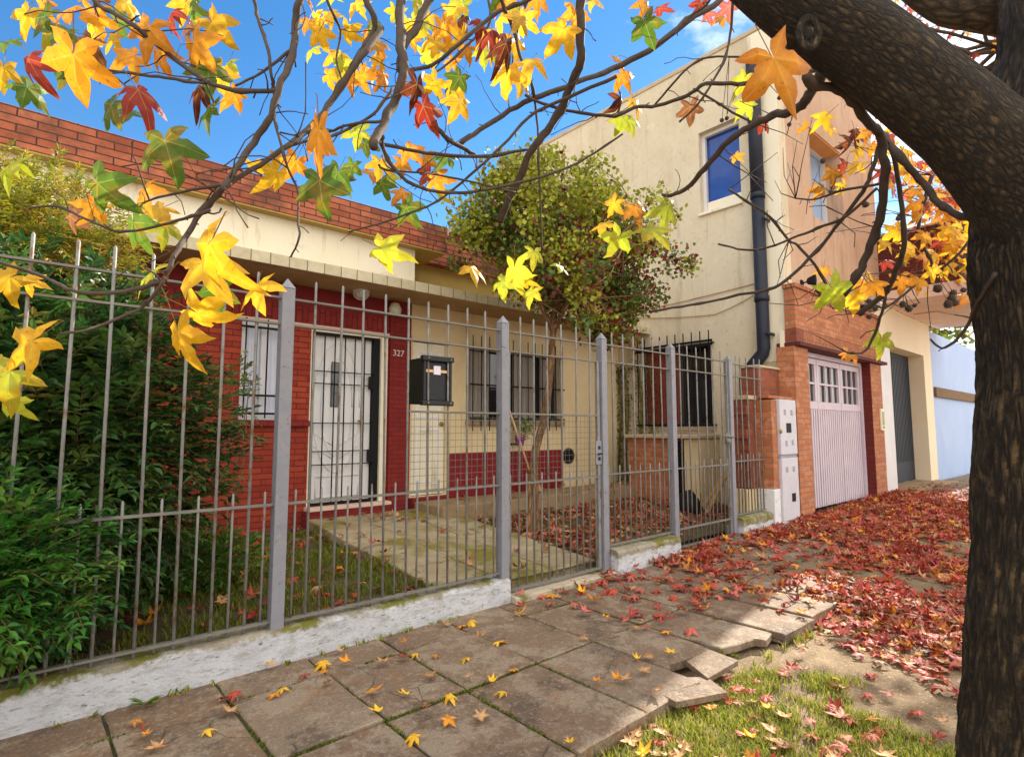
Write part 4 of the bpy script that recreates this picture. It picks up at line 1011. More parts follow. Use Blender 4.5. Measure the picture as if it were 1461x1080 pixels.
for p in near_:
    x, y, z, k = p
    s = fr.uniform(.042, .068)
    o = bpy.data.objects.new('fallen_leaf', leaf_mesh[k, fr.randrange(4)]); COL.objects.link(o)
    o.matrix_world = leaf_matrix(x, y, z + s * .34, .4) @ Matrix.Scale(s, 4)
    if y > 3.45: where, grp = 'lying in the garden behind the grey bar fence', 'in the garden'
    elif y > 1.7 and x < 4.8: where, grp = 'lying on the stained paving slabs', 'on the paving slabs'
    elif x < 4.0: where, grp = 'lying on the grassy verge at the pavement edge', 'on the verge'
    else: where, grp = 'lying in the thick leaf carpet past the last slab', 'in the leaf carpet'
    tag(o, '%s fallen sweetgum leaf %s' % (CN[k], where), 'leaf', '%s fallen leaves %s' % (CN[k], grp))
mb = MB()
for p in pool:
    if id(p) in ids: continue
    x, y, z, k = p; s = fr.uniform(.042, .082)
    put_leaf(mb, leaf_matrix(x, y, z + fr.uniform(.0, .03), .6) @ Matrix.Rotation(math.pi * (fr.random() < .4), 4, 'X'), s, fr, k, fr.choice((-1, 1)) * fr.uniform(.1, .8), fr.uniform(.6, 1), stem=fr.random() < .25)
LITTER = len(mb.v)
fl_ = mb.build('leaf_litter', M['fallen'], None); tag(fl_, 'thick carpet of red and orange fallen leaves on pavement and driveway', 'leaf litter', kind='stuff')

# ------------------------------------------------------------------ grass
def blades(mb, x, y, z, n, r, h, cols, rng, w=.004):
    for _ in range(n):
        a = rng.uniform(0, 6.28); d = r * math.sqrt(rng.random()); bx, by = x + d * math.cos(a), y + d * math.sin(a)
        hh = h * rng.uniform(.5, 1.3); an = rng.uniform(0, 6.28); le = rng.uniform(.2, .9) * hh
        dx, dy = math.cos(an), math.sin(an); wx, wy = -dy * w, dx * w
        c = rng.choice(cols); k = rng.uniform(.7, 1.25); c = tuple(q * k for q in c)
        zb = z(bx, by) - .004
        mb.add([(bx - wx, by - wy, zb), (bx + wx, by + wy, zb), (bx + dx * le * .45 + wx * .7, by + dy * le * .45 + wy * .7, zb + hh * .62), (bx + dx * le * .45 - wx * .7, by + dy * le * .45 - wy * .7, zb + hh * .62), (bx + dx * le, by + dy * le, zb + hh * .9)],
               [(0, 1, 2, 3), (3, 2, 4)], [c] * 5)
M['grass'] = mat_leaf('grass_blade', trans=.35, rough=.6, var=.2)
gr_ = random.Random(5); mb = MB()
GC = [(.34, .38, .02), (.24, .31, .018), (.46, .44, .04), (.55, .46, .12), (.18, .25, .016), (.46, .36, .15), (.10, .14, .012)]
for _ in range(3600):
    x, y = gr_.uniform(1.2, 3.6), gr_.uniform(.15, 1.67)
    if nz2(x, y, 2.2, 4) * .8 + nz2(x, y, 6, 2) * .4 + .50 - max(0, x - 2.85) * 1.2 + (.15 if y < 1.3 else 0) < gr_.uniform(-.1, .5): continue
    blades(mb, x, y, soil_z, 22, .05, .042, GC, gr_, .0026)
for _ in range(60):
    x = gr_.uniform(1.2, 4.3); blades(mb, x, 1.68 + gr_.uniform(-.05, .02), soil_z, 9, .03, .06, GC, gr_, .003)
tag(mb.build('grass', M['grass'], None), 'short sunlit grass and weeds on the verge beside the pavement', 'grass', kind='stuff')
mb = MB()
for _ in range(3000):
    x, y = gr_.uniform(-.8, 2.5), gr_.uniform(3.64, 6.2)
    if nz2(x, y, 1.5, 6) < gr_.uniform(-.55, .35): continue
    blades(mb, x, y, garden_z, 12, .06, .055, [(.15, .20, .012), (.22, .25, .02), (.10, .15, .012), (.28, .26, .04)], gr_, .0034)
tag(mb.build('grass', M['grass'], None), 'patchy shaded grass of the front garden behind the fence', 'grass', kind='stuff')
mb = MB()
for _ in range(1100):                      # moss and tiny weeds in the paving joints
    if gr_.random() < .5: x = gr_.choice(cols[6:13]); y = gr_.uniform(1.75, 3.1)
    else: x = gr_.uniform(.3, 3.4); y = gr_.choice((2.462, 3.12))
    if nz2(x, y, 2.5, 8) < -.08: continue
    blades(mb, x + gr_.uniform(-.008, .008), y + gr_.uniform(-.008, .008), lambda a, b: -.012, 9, .014, .018, [(.13, .17, .012), (.09, .13, .012), (.2, .2, .02)], gr_, .003)
for _ in range(26): 
    x = gr_.uniform(.2, 2.6); blades(mb, x, 3.405, lambda a, b: -.005, 10, .025, .035, GC, gr_, .004)
tag(mb.build('joint_weeds', M['grass'], None), 'green moss and tiny weeds growing in the paving joints', 'weeds', kind='stuff')

# ------------------------------------------------------------------ shrubs and garden tree
M['foliage'] = mat_leaf('shrub_leaf', trans=.3, rough=.4, var=.25, vary_scale=25)
M['twigbark'] = mat_noise('twig_bark', (.20, .11, .05), (.28, .17, .08), 20, .8, 90, .4, .003)
def lance(mb, p, d, n, L, W, c, droop=.2):
    """one pointed leaf from p along d, with face normal near n"""
    d = d.normalized(); s = d.cross(n)
    if s.length < 1e-4: s = d.orthogonal()
    s.normalize(); u = s.cross(d)
    a = p + d * L * .3 + u * W * .18; b = p + d * L * .66 + u * (W * .18 - L * droop * .25); t = p + d * L - u * L * droop
    m1 = p + d * L * .48 - u * W * .05
    k1 = tuple(x * .9 for x in c)
    mb.add([tuple(p), tuple(a - s * W * .5), tuple(b - s * W * .38), tuple(t), tuple(b + s * W * .38), tuple(a + s * W * .5), tuple(m1)],
           [(0, 6, 1), (1, 6, 2), (2, 6, 3), (3, 6, 4), (4, 6, 5), (5, 6, 0)], [c, k1, k1, k1, k1, k1, c])
def rv(rng): 
    while True:
        v = Vector((rng.uniform(-1, 1), rng.uniform(-1, 1), rng.uniform(-1, 1)))
        if .01 < v.length < 1: return v.normalized()
def spray(mb, st, p, d, L, rng, cols, ll=.06, lw=.02, pairs=4):
    d = d.normalized(); side = d.cross(Vector((0, 0, 1)))
    if side.length < .01: side = Vector((1, 0, 0))
    side.normalize(); up = side.cross(d)
    c0 = rng.choice(cols)
    pts = [p + d * L * t - Vector((0, 0, 1)) * L * .25 * t * t for t in (0, .5, 1)]
    st.tube(pts, [.0022, .0016, .001], 3, cap=False)
    for i in range(pairs):
        t = (i + .6) / pairs; q = p + d * L * t - Vector((0, 0, 1)) * L * .25 * t * t
        for sg in (-1, 1):
            k = rng.uniform(.7, 1.3); c = tuple(x * k for x in c0)
            lance(mb, q, d * .6 + side * sg * rng.uniform(.6, 1.1) + rv(rng) * .3, up + rv(rng) * .5, ll * rng.uniform(.7, 1.2), lw * rng.uniform(.8, 1.2), c, rng.uniform(.1, .4))
    lance(mb, pts[-1], d + rv(rng) * .3, up + rv(rng) * .4, ll, lw, c0)
def shrub(name, lab, cat, base, cen, rad, n, rng, cols, ll, lw, clip=None, berries=None, stems=14, shell=.5, pairs=4, dead=None):
    t = thing(name, lab, cat, base)
    mb = MB(); st = MB(); cen = Vector(cen)
    for _ in range(n):
        for _try in range(20):
            u = rv(rng); r = (shell + (1 - shell) * rng.random()) * (1 + .25 * mnoise.noise(u * 2.1 + cen))
            p = cen + Vector((u.x * rad[0], u.y * rad[1], u.z * rad[2])) * r
            if p.z > .1 and (clip is None or clip(p)): break
        else: continue
        d = (u + Vector((0, 0, .35)) + rv(rng) * .7)
        spray(mb, st, p, d, ll * 3, rng, cols(p, rng), ll, lw, pairs)
    for i in range(stems):
        b = Vector(base) + Vector((rng.uniform(-.6, .6) * rad[0] * .6, rng.uniform(-.5, .5) * rad[1], 0))
        e = cen + Vector((rng.uniform(-.7, .7) * rad[0], rng.uniform(-.6, .6) * rad[1], rng.uniform(.0, .7) * rad[2]))
        m = b.lerp(e, .5) + rv(rng) * .08
        st.tube([b, m, e], [.009, .007, .004], 5, cap=False)
    mb.build('foliage', M['foliage'], t); st.build('stems', M['twigbark'], t, smooth=True)
    if berries:
        for (c, k) in berries:
            b = MB()
            for _ in range(k): b.ball(Vector(c) + rv(rng) * .05 * rng.random() ** .5, .0055, nu=6, nv=4)
            b.build('berries', mat_plain('red_berry', (.42, .012, .02), .3), t, smooth=True)
    return t
sr = random.Random(11)
DG = [(.040, .115, .028), (.06, .155, .032), (.024, .07, .02), (.085, .19, .035)]
def c_nan(p, r):
    if r.random() < .025: return [(.20, .12, .03), (.22, .20, .04)]
    return DG if r.random() < .75 else [(.06, .12, .02), (.09, .14, .025)]
shrub('nandina_shrub', 'tall dark green shrub with red berries behind the left fence panel', 'shrub', (0, 4.4, .12), (-.15, 4.35, 1.25), (1.15, .62, 1.15), 7500, sr, c_nan, .072, .03,
      clip=lambda p: p.y > 3.56, berries=[(at(232, 545, 3.55), 26), (at(250, 535, 3.6), 22), (at(168, 470, 3.5), 16), (at(190, 580, 3.5), 12), (at(300, 495, 3.7), 8)], stems=26, shell=.25)
def c_br(p, r): return [(.045, .17, .022), (.07, .22, .025), (.025, .10, .02), (.13, .26, .04)]
shrub('nandina_shrub', 'bright green shrub pushing out through the fence bars above the left low wall', 'shrub', (-.15, 3.7, .12), (-.20, 3.46, .66), (.50, .22, .42), 1500, sr, c_br, .058, .023,
      clip=lambda p: p.z > .36 and (p.y > 3.42 or p.z > .5), stems=10, shell=.2)
def c_fe(p, r): return [(.42, .38, .03), (.30, .32, .025), (.50, .34, .04), (.18, .22, .025)]
shrub('feathery_shrub', 'sunlit yellow green feathery shrub top above the left fence rails', 'shrub', (-.3, 4.9, .15), (-.25, 4.75, 2.55), (.85, .50, .50), 2300, sr, c_fe, .055, .012, stems=12, shell=.15, pairs=5)
def c_lo(p, r): return [(.06, .17, .018), (.10, .22, .02), (.05, .12, .015)]
shrub('low_shrub', 'low bright green leafy plant on the garden soil left of the first post', 'plant', (.95, 4.9, .2), (.95, 4.85, .36), (.55, .34, .17), 520, sr, c_lo, .05, .026, stems=6, shell=.2, pairs=3)
shrub('thin_shrub', 'thin leafy sprig in front of the curtained window by the first fence post', 'plant', (1.55, 6.0, .2), (1.52, 5.7, 1.68), (.16, .14, .40), 60, sr, lambda p, r: [(.13, .19, .03), (.2, .22, .04)], .04, .016, stems=3, shell=.2, pairs=4)

def small_leaf(mb, p, s, c, rng):
    d = rv(rng); n = rv(rng); q = d.cross(n)
    if q.length < .05: return
    q.normalize(); q *= s * .42
    mb.add([tuple(p), tuple(p + d * s * .5 + q), tuple(p + d * s), tuple(p + d * s * .5 - q)], [(0, 1, 2, 3)], [c] * 4)
gt = thing('garden_tree', 'bushy small leaved tree with a forked orange brown trunk in the front garden', 'tree', (4.6, 4.85, .15))
tr = MB()
def bark_tube(mb, pts, rad, n=12, amp=.12, fq=6, seed=0.0):
    n0 = len(mb.v)
    mb.tube(pts, rad, n, jit=lambda i, k, p: 1 + amp * mnoise.noise(Vector((p.x * fq + math.cos(6.283 * k / n) * 1.5, p.y * fq + math.sin(6.283 * k / n) * 1.5, p.z * fq + seed))))
    L = 0; pp = None
    k = 0
    for i, p in enumerate(pts):
        if pp is not None: L += (Vector(p) - pp).length
        pp = Vector(p)
        r = rad[i] if isinstance(rad, (list, tuple)) else rad
        for j in range(n):
            a = 6.283 * j / n; mb.c.append((math.cos(a) * r, math.sin(a) * r, L + seed))
def smooth_path(pts, k=5):
    pts = [Vector(p) for p in pts]; out = []
    for i in range(len(pts) - 1):
        p0 = pts[max(i - 1, 0)]; p1 = pts[i]; p2 = pts[i + 1]; p3 = pts[min(i + 2, len(pts) - 1)]
        for j in range(k):
            t = j / k; out.append(.5 * ((2 * p1) + (p2 - p0) * t + (2 * p0 - 5 * p1 + 4 * p2 - p3) * t * t + (3 * p1 - p0 - 3 * p2 + p3) * t ** 3))
    out.append(pts[-1]); return out
def smooth_rad(r, k=5):
    out = []
    for a, b in zip(r, r[1:]): out += [a + (b - a) * j / k for j in range(k)]
    return out + [r[-1]]
M['treebark'] = mat_bark('orange_bark', (.10, .05, .02), (.26, .13, .055), (.36, .20, .09), (30, 30, 6), .6, .01)
def bt(px, py, d): return at(px, py, d)
tr_paths = [([(4.60, 4.85, .08), bt(762, 660, 6.75), bt(778, 590, 6.75), bt(786, 520, 6.8), bt(790, 455, 6.8)], [.06, .052, .045, .042, .036]),
            ([bt(790, 470, 6.8), bt(812, 430, 6.7), bt(850, 390, 6.6), bt(890, 350, 6.6), bt(915, 310, 6.6)], [.034, .028, .022, .016, .008]),
            ([bt(790, 475, 6.8), bt(770, 430, 6.8), bt(765, 380, 6.8), bt(740, 320, 6.8), bt(715, 280, 6.8)], [.03, .024, .02, .014, .008]),
            ([bt(788, 460, 6.8), bt(800, 400, 7.0), bt(805, 330, 7.0), bt(800, 260, 6.9)], [.04, .03, .02, .01]),
            ([(4.50, 4.87, .08), bt(757, 690, 6.7), bt(760, 668, 6.7)], [.045, .04, .035])]
for pts, rad in tr_paths: bark_tube(tr, smooth_path(pts, 4), smooth_rad(rad, 4), 10, .15, 8)
tr.build('trunk', M['treebark'], gt, smooth=True)
br_ = random.Random(4); mb = MB(); tw = MB()
cen = Vector((5.05, 4.72, 3.62))
clumps = []
for i in range(95):
    u = rv(br_); r = .4 + .6 * br_.random() ** .6
    c = cen + Vector((u.x * 1.52, u.y * .85, u.z * 1.08)) * r
    if u.z < 0: c += Vector((.25, -.2, 0)) * -u.z
    if c.y > 5.75 and c.z < 4.15: continue
    v = c - CP; dd = v.dot(FW); X_ = 730 + 800 * v.dot(RT) / dd; Y_ = 540 - 800 * v.dot(UP) / dd
    if X_ < 690 and Y_ > 370: continue
    clumps.append((c, .2 + .22 * br_.random()))
for (px, py, dd, r) in [(960, 370, 6.7, .28), (985, 380, 6.7, .16), (930, 285, 6.8, .24), (955, 310, 6.8, .2), (790, 222, 6.9, .2), (850, 235, 6.9, .24), (660, 330, 6.8, .2), (655, 375, 6.7, .18), (900, 440, 6.6, .25), (930, 420, 6.6, .22), (865, 460, 6.5, .2), (700, 300, 6.8, .3), (880, 480, 6.5, .12), (830, 420, 6.0, .22), (780, 400, 6.0, .22), (850, 380, 5.9, .25), (800, 350, 5.9, .25), (740, 360, 6.0, .24), (760, 320, 5.9, .24), (830, 460, 6.1, .16), (900, 480, 6.4, .13), (720, 410, 6.2, .16)]:
    clumps.append((at(px, py, dd), r))
for c, r in clumps:
    tint = br_.random(); lowred = c.z < 3.7 and (c - CP).dot(RT) > .35
    for _ in range(int(215 * (r / .3) ** 2)):
        u = rv(br_); p = c + Vector((u.x, u.y, u.z * .8)) * r * (br_.random() ** .45) * (1 + .3 * mnoise.noise(u * 3 + c))
        if p.y > 5.84 and p.z < 4.0: continue
        k = br_.uniform(.6, 1.4)
        if br_.random() < (.24 if lowred else .05): col = (.20, .03, .02)
        elif c.z > 3.9 or tint > .62: col = (.34, .36, .03)  # random pale clumps, and sunlight on the crown top painted into high ones
        elif br_.random() < .25: col = (.15, .13, .025)
        else: col = (.10, .165, .025)
        small_leaf(mb, p, br_.uniform(.038, .072), tuple(x * k for x in col), br_)
    j = br_.choice(tr_paths[1:4])[0]; q = Vector(j[br_.randrange(1, len(j))])
    m = q.lerp(c, .5) + rv(br_) * .1
    tw.tube([q, m, c], [.010, .007, .003], 5, cap=False)
    for _ in range(4): tw.tube([c, c + rv(br_) * r * .9], [.003, .0015], 3, cap=False)
mb.build('crown', M['foliage'], gt); tw.build('branches', M['twigbark'], gt, smooth=True)

# vine on the tall wall
vn = thing('wall_vine', 'mossy vine stems climbing the tall cream wall behind the middle fence panel', 'vine', (8.3, 6.3, .1))
st = MB(); mb = MB(); vr = random.Random(8)
for y0, k in ((6.42, .05), (6.10, .035), (5.85, .03), (6.55, .025)):
    pts = smooth_path([(8.33, y0, .1), (8.34, y0 + .04, .9), (8.34, y0 - .05, 1.7), (8.35, y0 + .03, 2.5)], 4); st.tube(pts, [k * (1 - .4 * i / len(pts)) for i in range(len(pts))], 8)
    for p in pts:
        for _ in range(34): small_leaf(mb, p + Vector((-.03, vr.gauss(0, .09), vr.uniform(-.1, .1))), vr.uniform(.025, .05), vr.choice([(.06, .09, .012), (.11, .12, .015), (.10, .06, .02), (.04, .05, .012)]), vr)
st.build('stems', mat_noise('mossy_stem', (.20, .15, .05), (.13, .13, .02), 9, .9, 60, .5, .006), vn, smooth=True); mb.build('foliage', M['foliage'], vn)
# hanging pot
pt_ = thing('potted_plant', 'purple pot of pale green leaves fixed below the barred window', 'plant pot', (5.74, 6.42, 1.1))
mb = MB(); mb.lathe([(.055, 1.09), (.075, 1.22), (.082, 1.225), (.082, 1.245), (.07, 1.245), (.06, 1.20)], 5.74, 6.42, 16); mb.build('pot', M['purple'], pt_, smooth=True)
mb = MB()
for _ in range(150): 
    u = rv(vr); small_leaf(mb, Vector((5.82, 6.40, 1.36)) + Vector((u.x * .17, u.y * .1, u.z * .16)) * vr.random() ** .5, vr.uniform(.04, .075), vr.choice([(.30, .34, .10), (.22, .26, .05), (.42, .42, .18)]), vr)
for _ in range(6): 
    u = rv(vr); mb.tube([(5.74, 6.42, 1.2), Vector((5.80, 6.40, 1.36)) + u * .08], .004, 4); mb.c.extend([(.2, .25, .05)] * 8)
mb.build('leaves', M['foliage'], pt_)
mb = MB(); mb.box(5.70, 5.78, 6.49, HY - .001, 1.10, 1.13); mb.tube([(5.74 + .083 * math.cos(t), 6.42 + .083 * math.sin(t), 1.19) for t in [6.283 * i / 16 for i in range(17)]], .005, 5); mb.build('bracket', M['black'], pt_)
wd = thing('weed', 'green broad leaved weed sprouting at the foot of the white low wall', 'weed', (.53, 3.38, 0))
mb = MB()
for i in range(9):
    a = vr.uniform(0, 6.28); lance(mb, Vector((.53, 3.36, .0)), Vector((math.cos(a), math.sin(a) - .5, .7)), Vector((0, 0, 1)), vr.uniform(.06, .10), .03, vr.choice([(.12, .20, .03), (.17, .23, .04)]))
mb.build('leaves', M['foliage'], wd)

# distant trees
def far_tree(lab, base, cen, rad, n, cols, size, seed, star_leaf=False, name='street_tree', trunk_r=.16, sub=1.0):
    rg = random.Random(seed); t = thing(name, lab, 'tree', base); mb = MB(); tw = MB(); cen = Vector(cen)
    b = Vector(base); tw_top = cen + Vector((0, 0, -rad[2] * .2)); n0 = 0
    st = MB(); bark_tube(st, smooth_path([b, b.lerp(tw_top, .5) + Vector((.1, .05, 0)), tw_top], 5), smooth_rad([trunk_r, trunk_r * .8, trunk_r * .5], 5), 12, .15, 3); st.build('trunk', M['bark'], t, smooth=True)
    cl = []
    for i in range(60):
        u = rv(rg); c = cen + Vector((u.x * rad[0], u.y * rad[1], u.z * rad[2])) * (.35 + .65 * rg.random() ** .6); cl.append(c)
        tw.tube([tw_top + Vector((0, 0, rg.uniform(-.5, .5) * rad[2] * .5)), tw_top.lerp(c, .55) + rv(rg) * .2, c], [.045, .025, .006], 5, cap=False)
        for _ in range(5): tw.tube([c, c + rv(rg) * rad[0] * .22], [.006, .003], 3, cap=False)
    for i in range(n):
        c = rg.choice(cl) + rv(rg) * rad[0] * .3 * rg.random() ** .5
        k = rg.choice(cols)
        if star_leaf:
            put_leaf(mb, Matrix.Translation(c) @ rv(rg).to_track_quat('Z', 'Y').to_matrix().to_4x4(), size * rg.uniform(.7, 1.2), rg, k, rg.uniform(-.2, .4), stem=False)
        else: small_leaf(mb, c, size * rg.uniform(.7, 1.3), tuple(x * rg.uniform(.6, 1.4) for x in k), rg)
    tw.build('branches', M['bark2'], t, smooth=True); mb.build('crown', M['leaf'] if star_leaf else M['foliage'], t)
M['bark'] = mat_bark('sweetgum_bark', (.012, .007, .004), (.075, .042, .018), (.26, .17, .075), (56, 56, 10), 1.0, .04, warp=1.1)
M['bark2'] = mat_noise('branch_bark', (.050, .034, .026), (.085, .058, .042), 30, .85, 90, .5, .003)
far_tree('nearer red leaved street tree seen above the limb and beside the big trunk', (11.0, .2, .1), (10.6, .8, 7.2), (3.2, 2.2, 2.6), 900, 'RPOPRPY', .075, 3, True)
far_tree('farther orange leaved street tree standing before the pale blue wall', (14.2, 1.1, .1), (13.4, 1.3, 5.2), (2.7, 1.7, 1.9), 2300, 'ROOPOY', .085, 9, True)
far_tree('yellow green tree rising beyond the pale blue wall', (24, 7, 0), (23.5, 6.5, 5.2), (3.0, 3.0, 2.4), 3800, [(.16, .22, .03), (.26, .26, .04), (.10, .15, .02), (.32, .26, .05)], .22, 6)

# ------------------------------------------------------------------ the foreground sweetgum
sgm = thing('sweetgum_tree', 'big dark trunked sweetgum with yellow autumn leaves overhanging the pavement', 'tree', tuple(at(1508, 1320, 1.62)))
def limb(name, spec, n=40, k=8, amp=.07, fq=9, mat=None):
    pts = [at(a, b, d) for a, b, d, r in spec]; rad = [r * d / CAM_F for a, b, d, r in spec]
    mb = MB(); P = smooth_path(pts, k); Rr = smooth_rad(rad, k)
    n0 = len(mb.v)
    def jit(i, kk, p):
        a = 6.283 * kk / n
        q = Vector((math.cos(a) * Rr[i] * 22, math.sin(a) * Rr[i] * 22, (p.z + p.x) * 4))
        rid = 1 - abs(mnoise.noise(q)) * 2
        if n > 150:
            q2 = Vector((math.cos(a) * Rr[i] * 34 + .5 * mnoise.noise(Vector((p.z * 9, a * 2, 1))), math.sin(a) * Rr[i] * 34, p.z * 5))
            return 1 + amp * (.5 * (1 - 2 * abs(mnoise.noise(q2))) + .25 * mnoise.noise(q2 * 2.7) - .2) + .05 * mnoise.noise(Vector((math.cos(a), math.sin(a), p.z * 3)) * 1.2)
        return 1 + amp * (.55 * rid - .2) + .06 * mnoise.noise(Vector((math.cos(a), math.sin(a), p.z * 3 + p.x * 3)) * 1.2)
    mb.tube(P, Rr, n, jit=jit)
    L = 0
    for i, p in enumerate(P):
        if i: L += (P[i] - P[i - 1]).length
        for j in range(n):
            a = 6.283 * j / n; mb.c.append((math.cos(a) * Rr[i], math.sin(a) * Rr[i], L))
    return mb.build(name, mat or M['bark'], sgm, smooth=True)
limb('trunk', [(1512, 1340, 1.62, 150), (1526, 1200, 1.62, 130), (1532, 1000, 1.62, 124), (1543, 800, 1.62, 121), (1552, 600, 1.62, 122), (1553, 450, 1.62, 126), (1548, 360, 1.62, 132), (1540, 240, 1.64, 112), (1552, 80, 1.68, 100), (1556, -60, 1.75, 94), (1575, -250, 1.9, 86)], 200, 34, .085)
M['limbbark'] = mat_bark('limb_bark', (.012, .008, .005), (.06, .036, .018), (.15, .095, .045), (75, 75, 24), 1.0, .02, warp=1.2)
limb('limb', [(1600, 420, 1.64, 50), (1520, 335, 1.62, 86), (1454, 258, 1.60, 70), (1382, 184, 1.56, 60), (1303, 118, 1.53, 57), (1230, 62, 1.52, 55), (1163, 20, 1.50, 53), (1094, -38, 1.48, 52), (1000, -125, 1.46, 50), (850, -240, 1.46, 56), (640, -330, 1.5, 46)], 110, 24, .05, mat=M['limbbark'])
M['upperbark'] = mat_bark('upper_limb_bark', (.035, .022, .012), (.12, .08, .04), (.20, .14, .08), (30, 30, 12), .8, .015)
limb('limb', [(1540, 60, 2.0, 40), (1461, 24, 2.1, 32), (1400, 12, 2.15, 30), (1350, 8, 2.2, 24), (1290, -30, 2.25, 20), (1200, -100, 2.3, 16)], 28, 6, .08, mat=M['upperbark'])
mb = MB(); kc = at(1150, 52, 1.44)
for r0, dz in ((.030, 0.0), (.019, .0)):
    ring_ = [kc + RT * (r0 * .8 * math.cos(a)) + UP * (r0 * 1.25 * math.sin(a)) - FW * (.012 if r0 > .02 else .006) for a in [6.283 * i / 20 for i in range(21)]]
    mb.tube(ring_, [r0 * .34 * (1 + .35 * mnoise.noise(p * 60)) for p in ring_], 8, cap=False)
mb.ball(kc, .022, nu=14, nv=10)
mb.c = [(v[0], v[1], v[2]) for v in mb.v]; mb.build('knot', M['limbbark'], sgm, smooth=True)

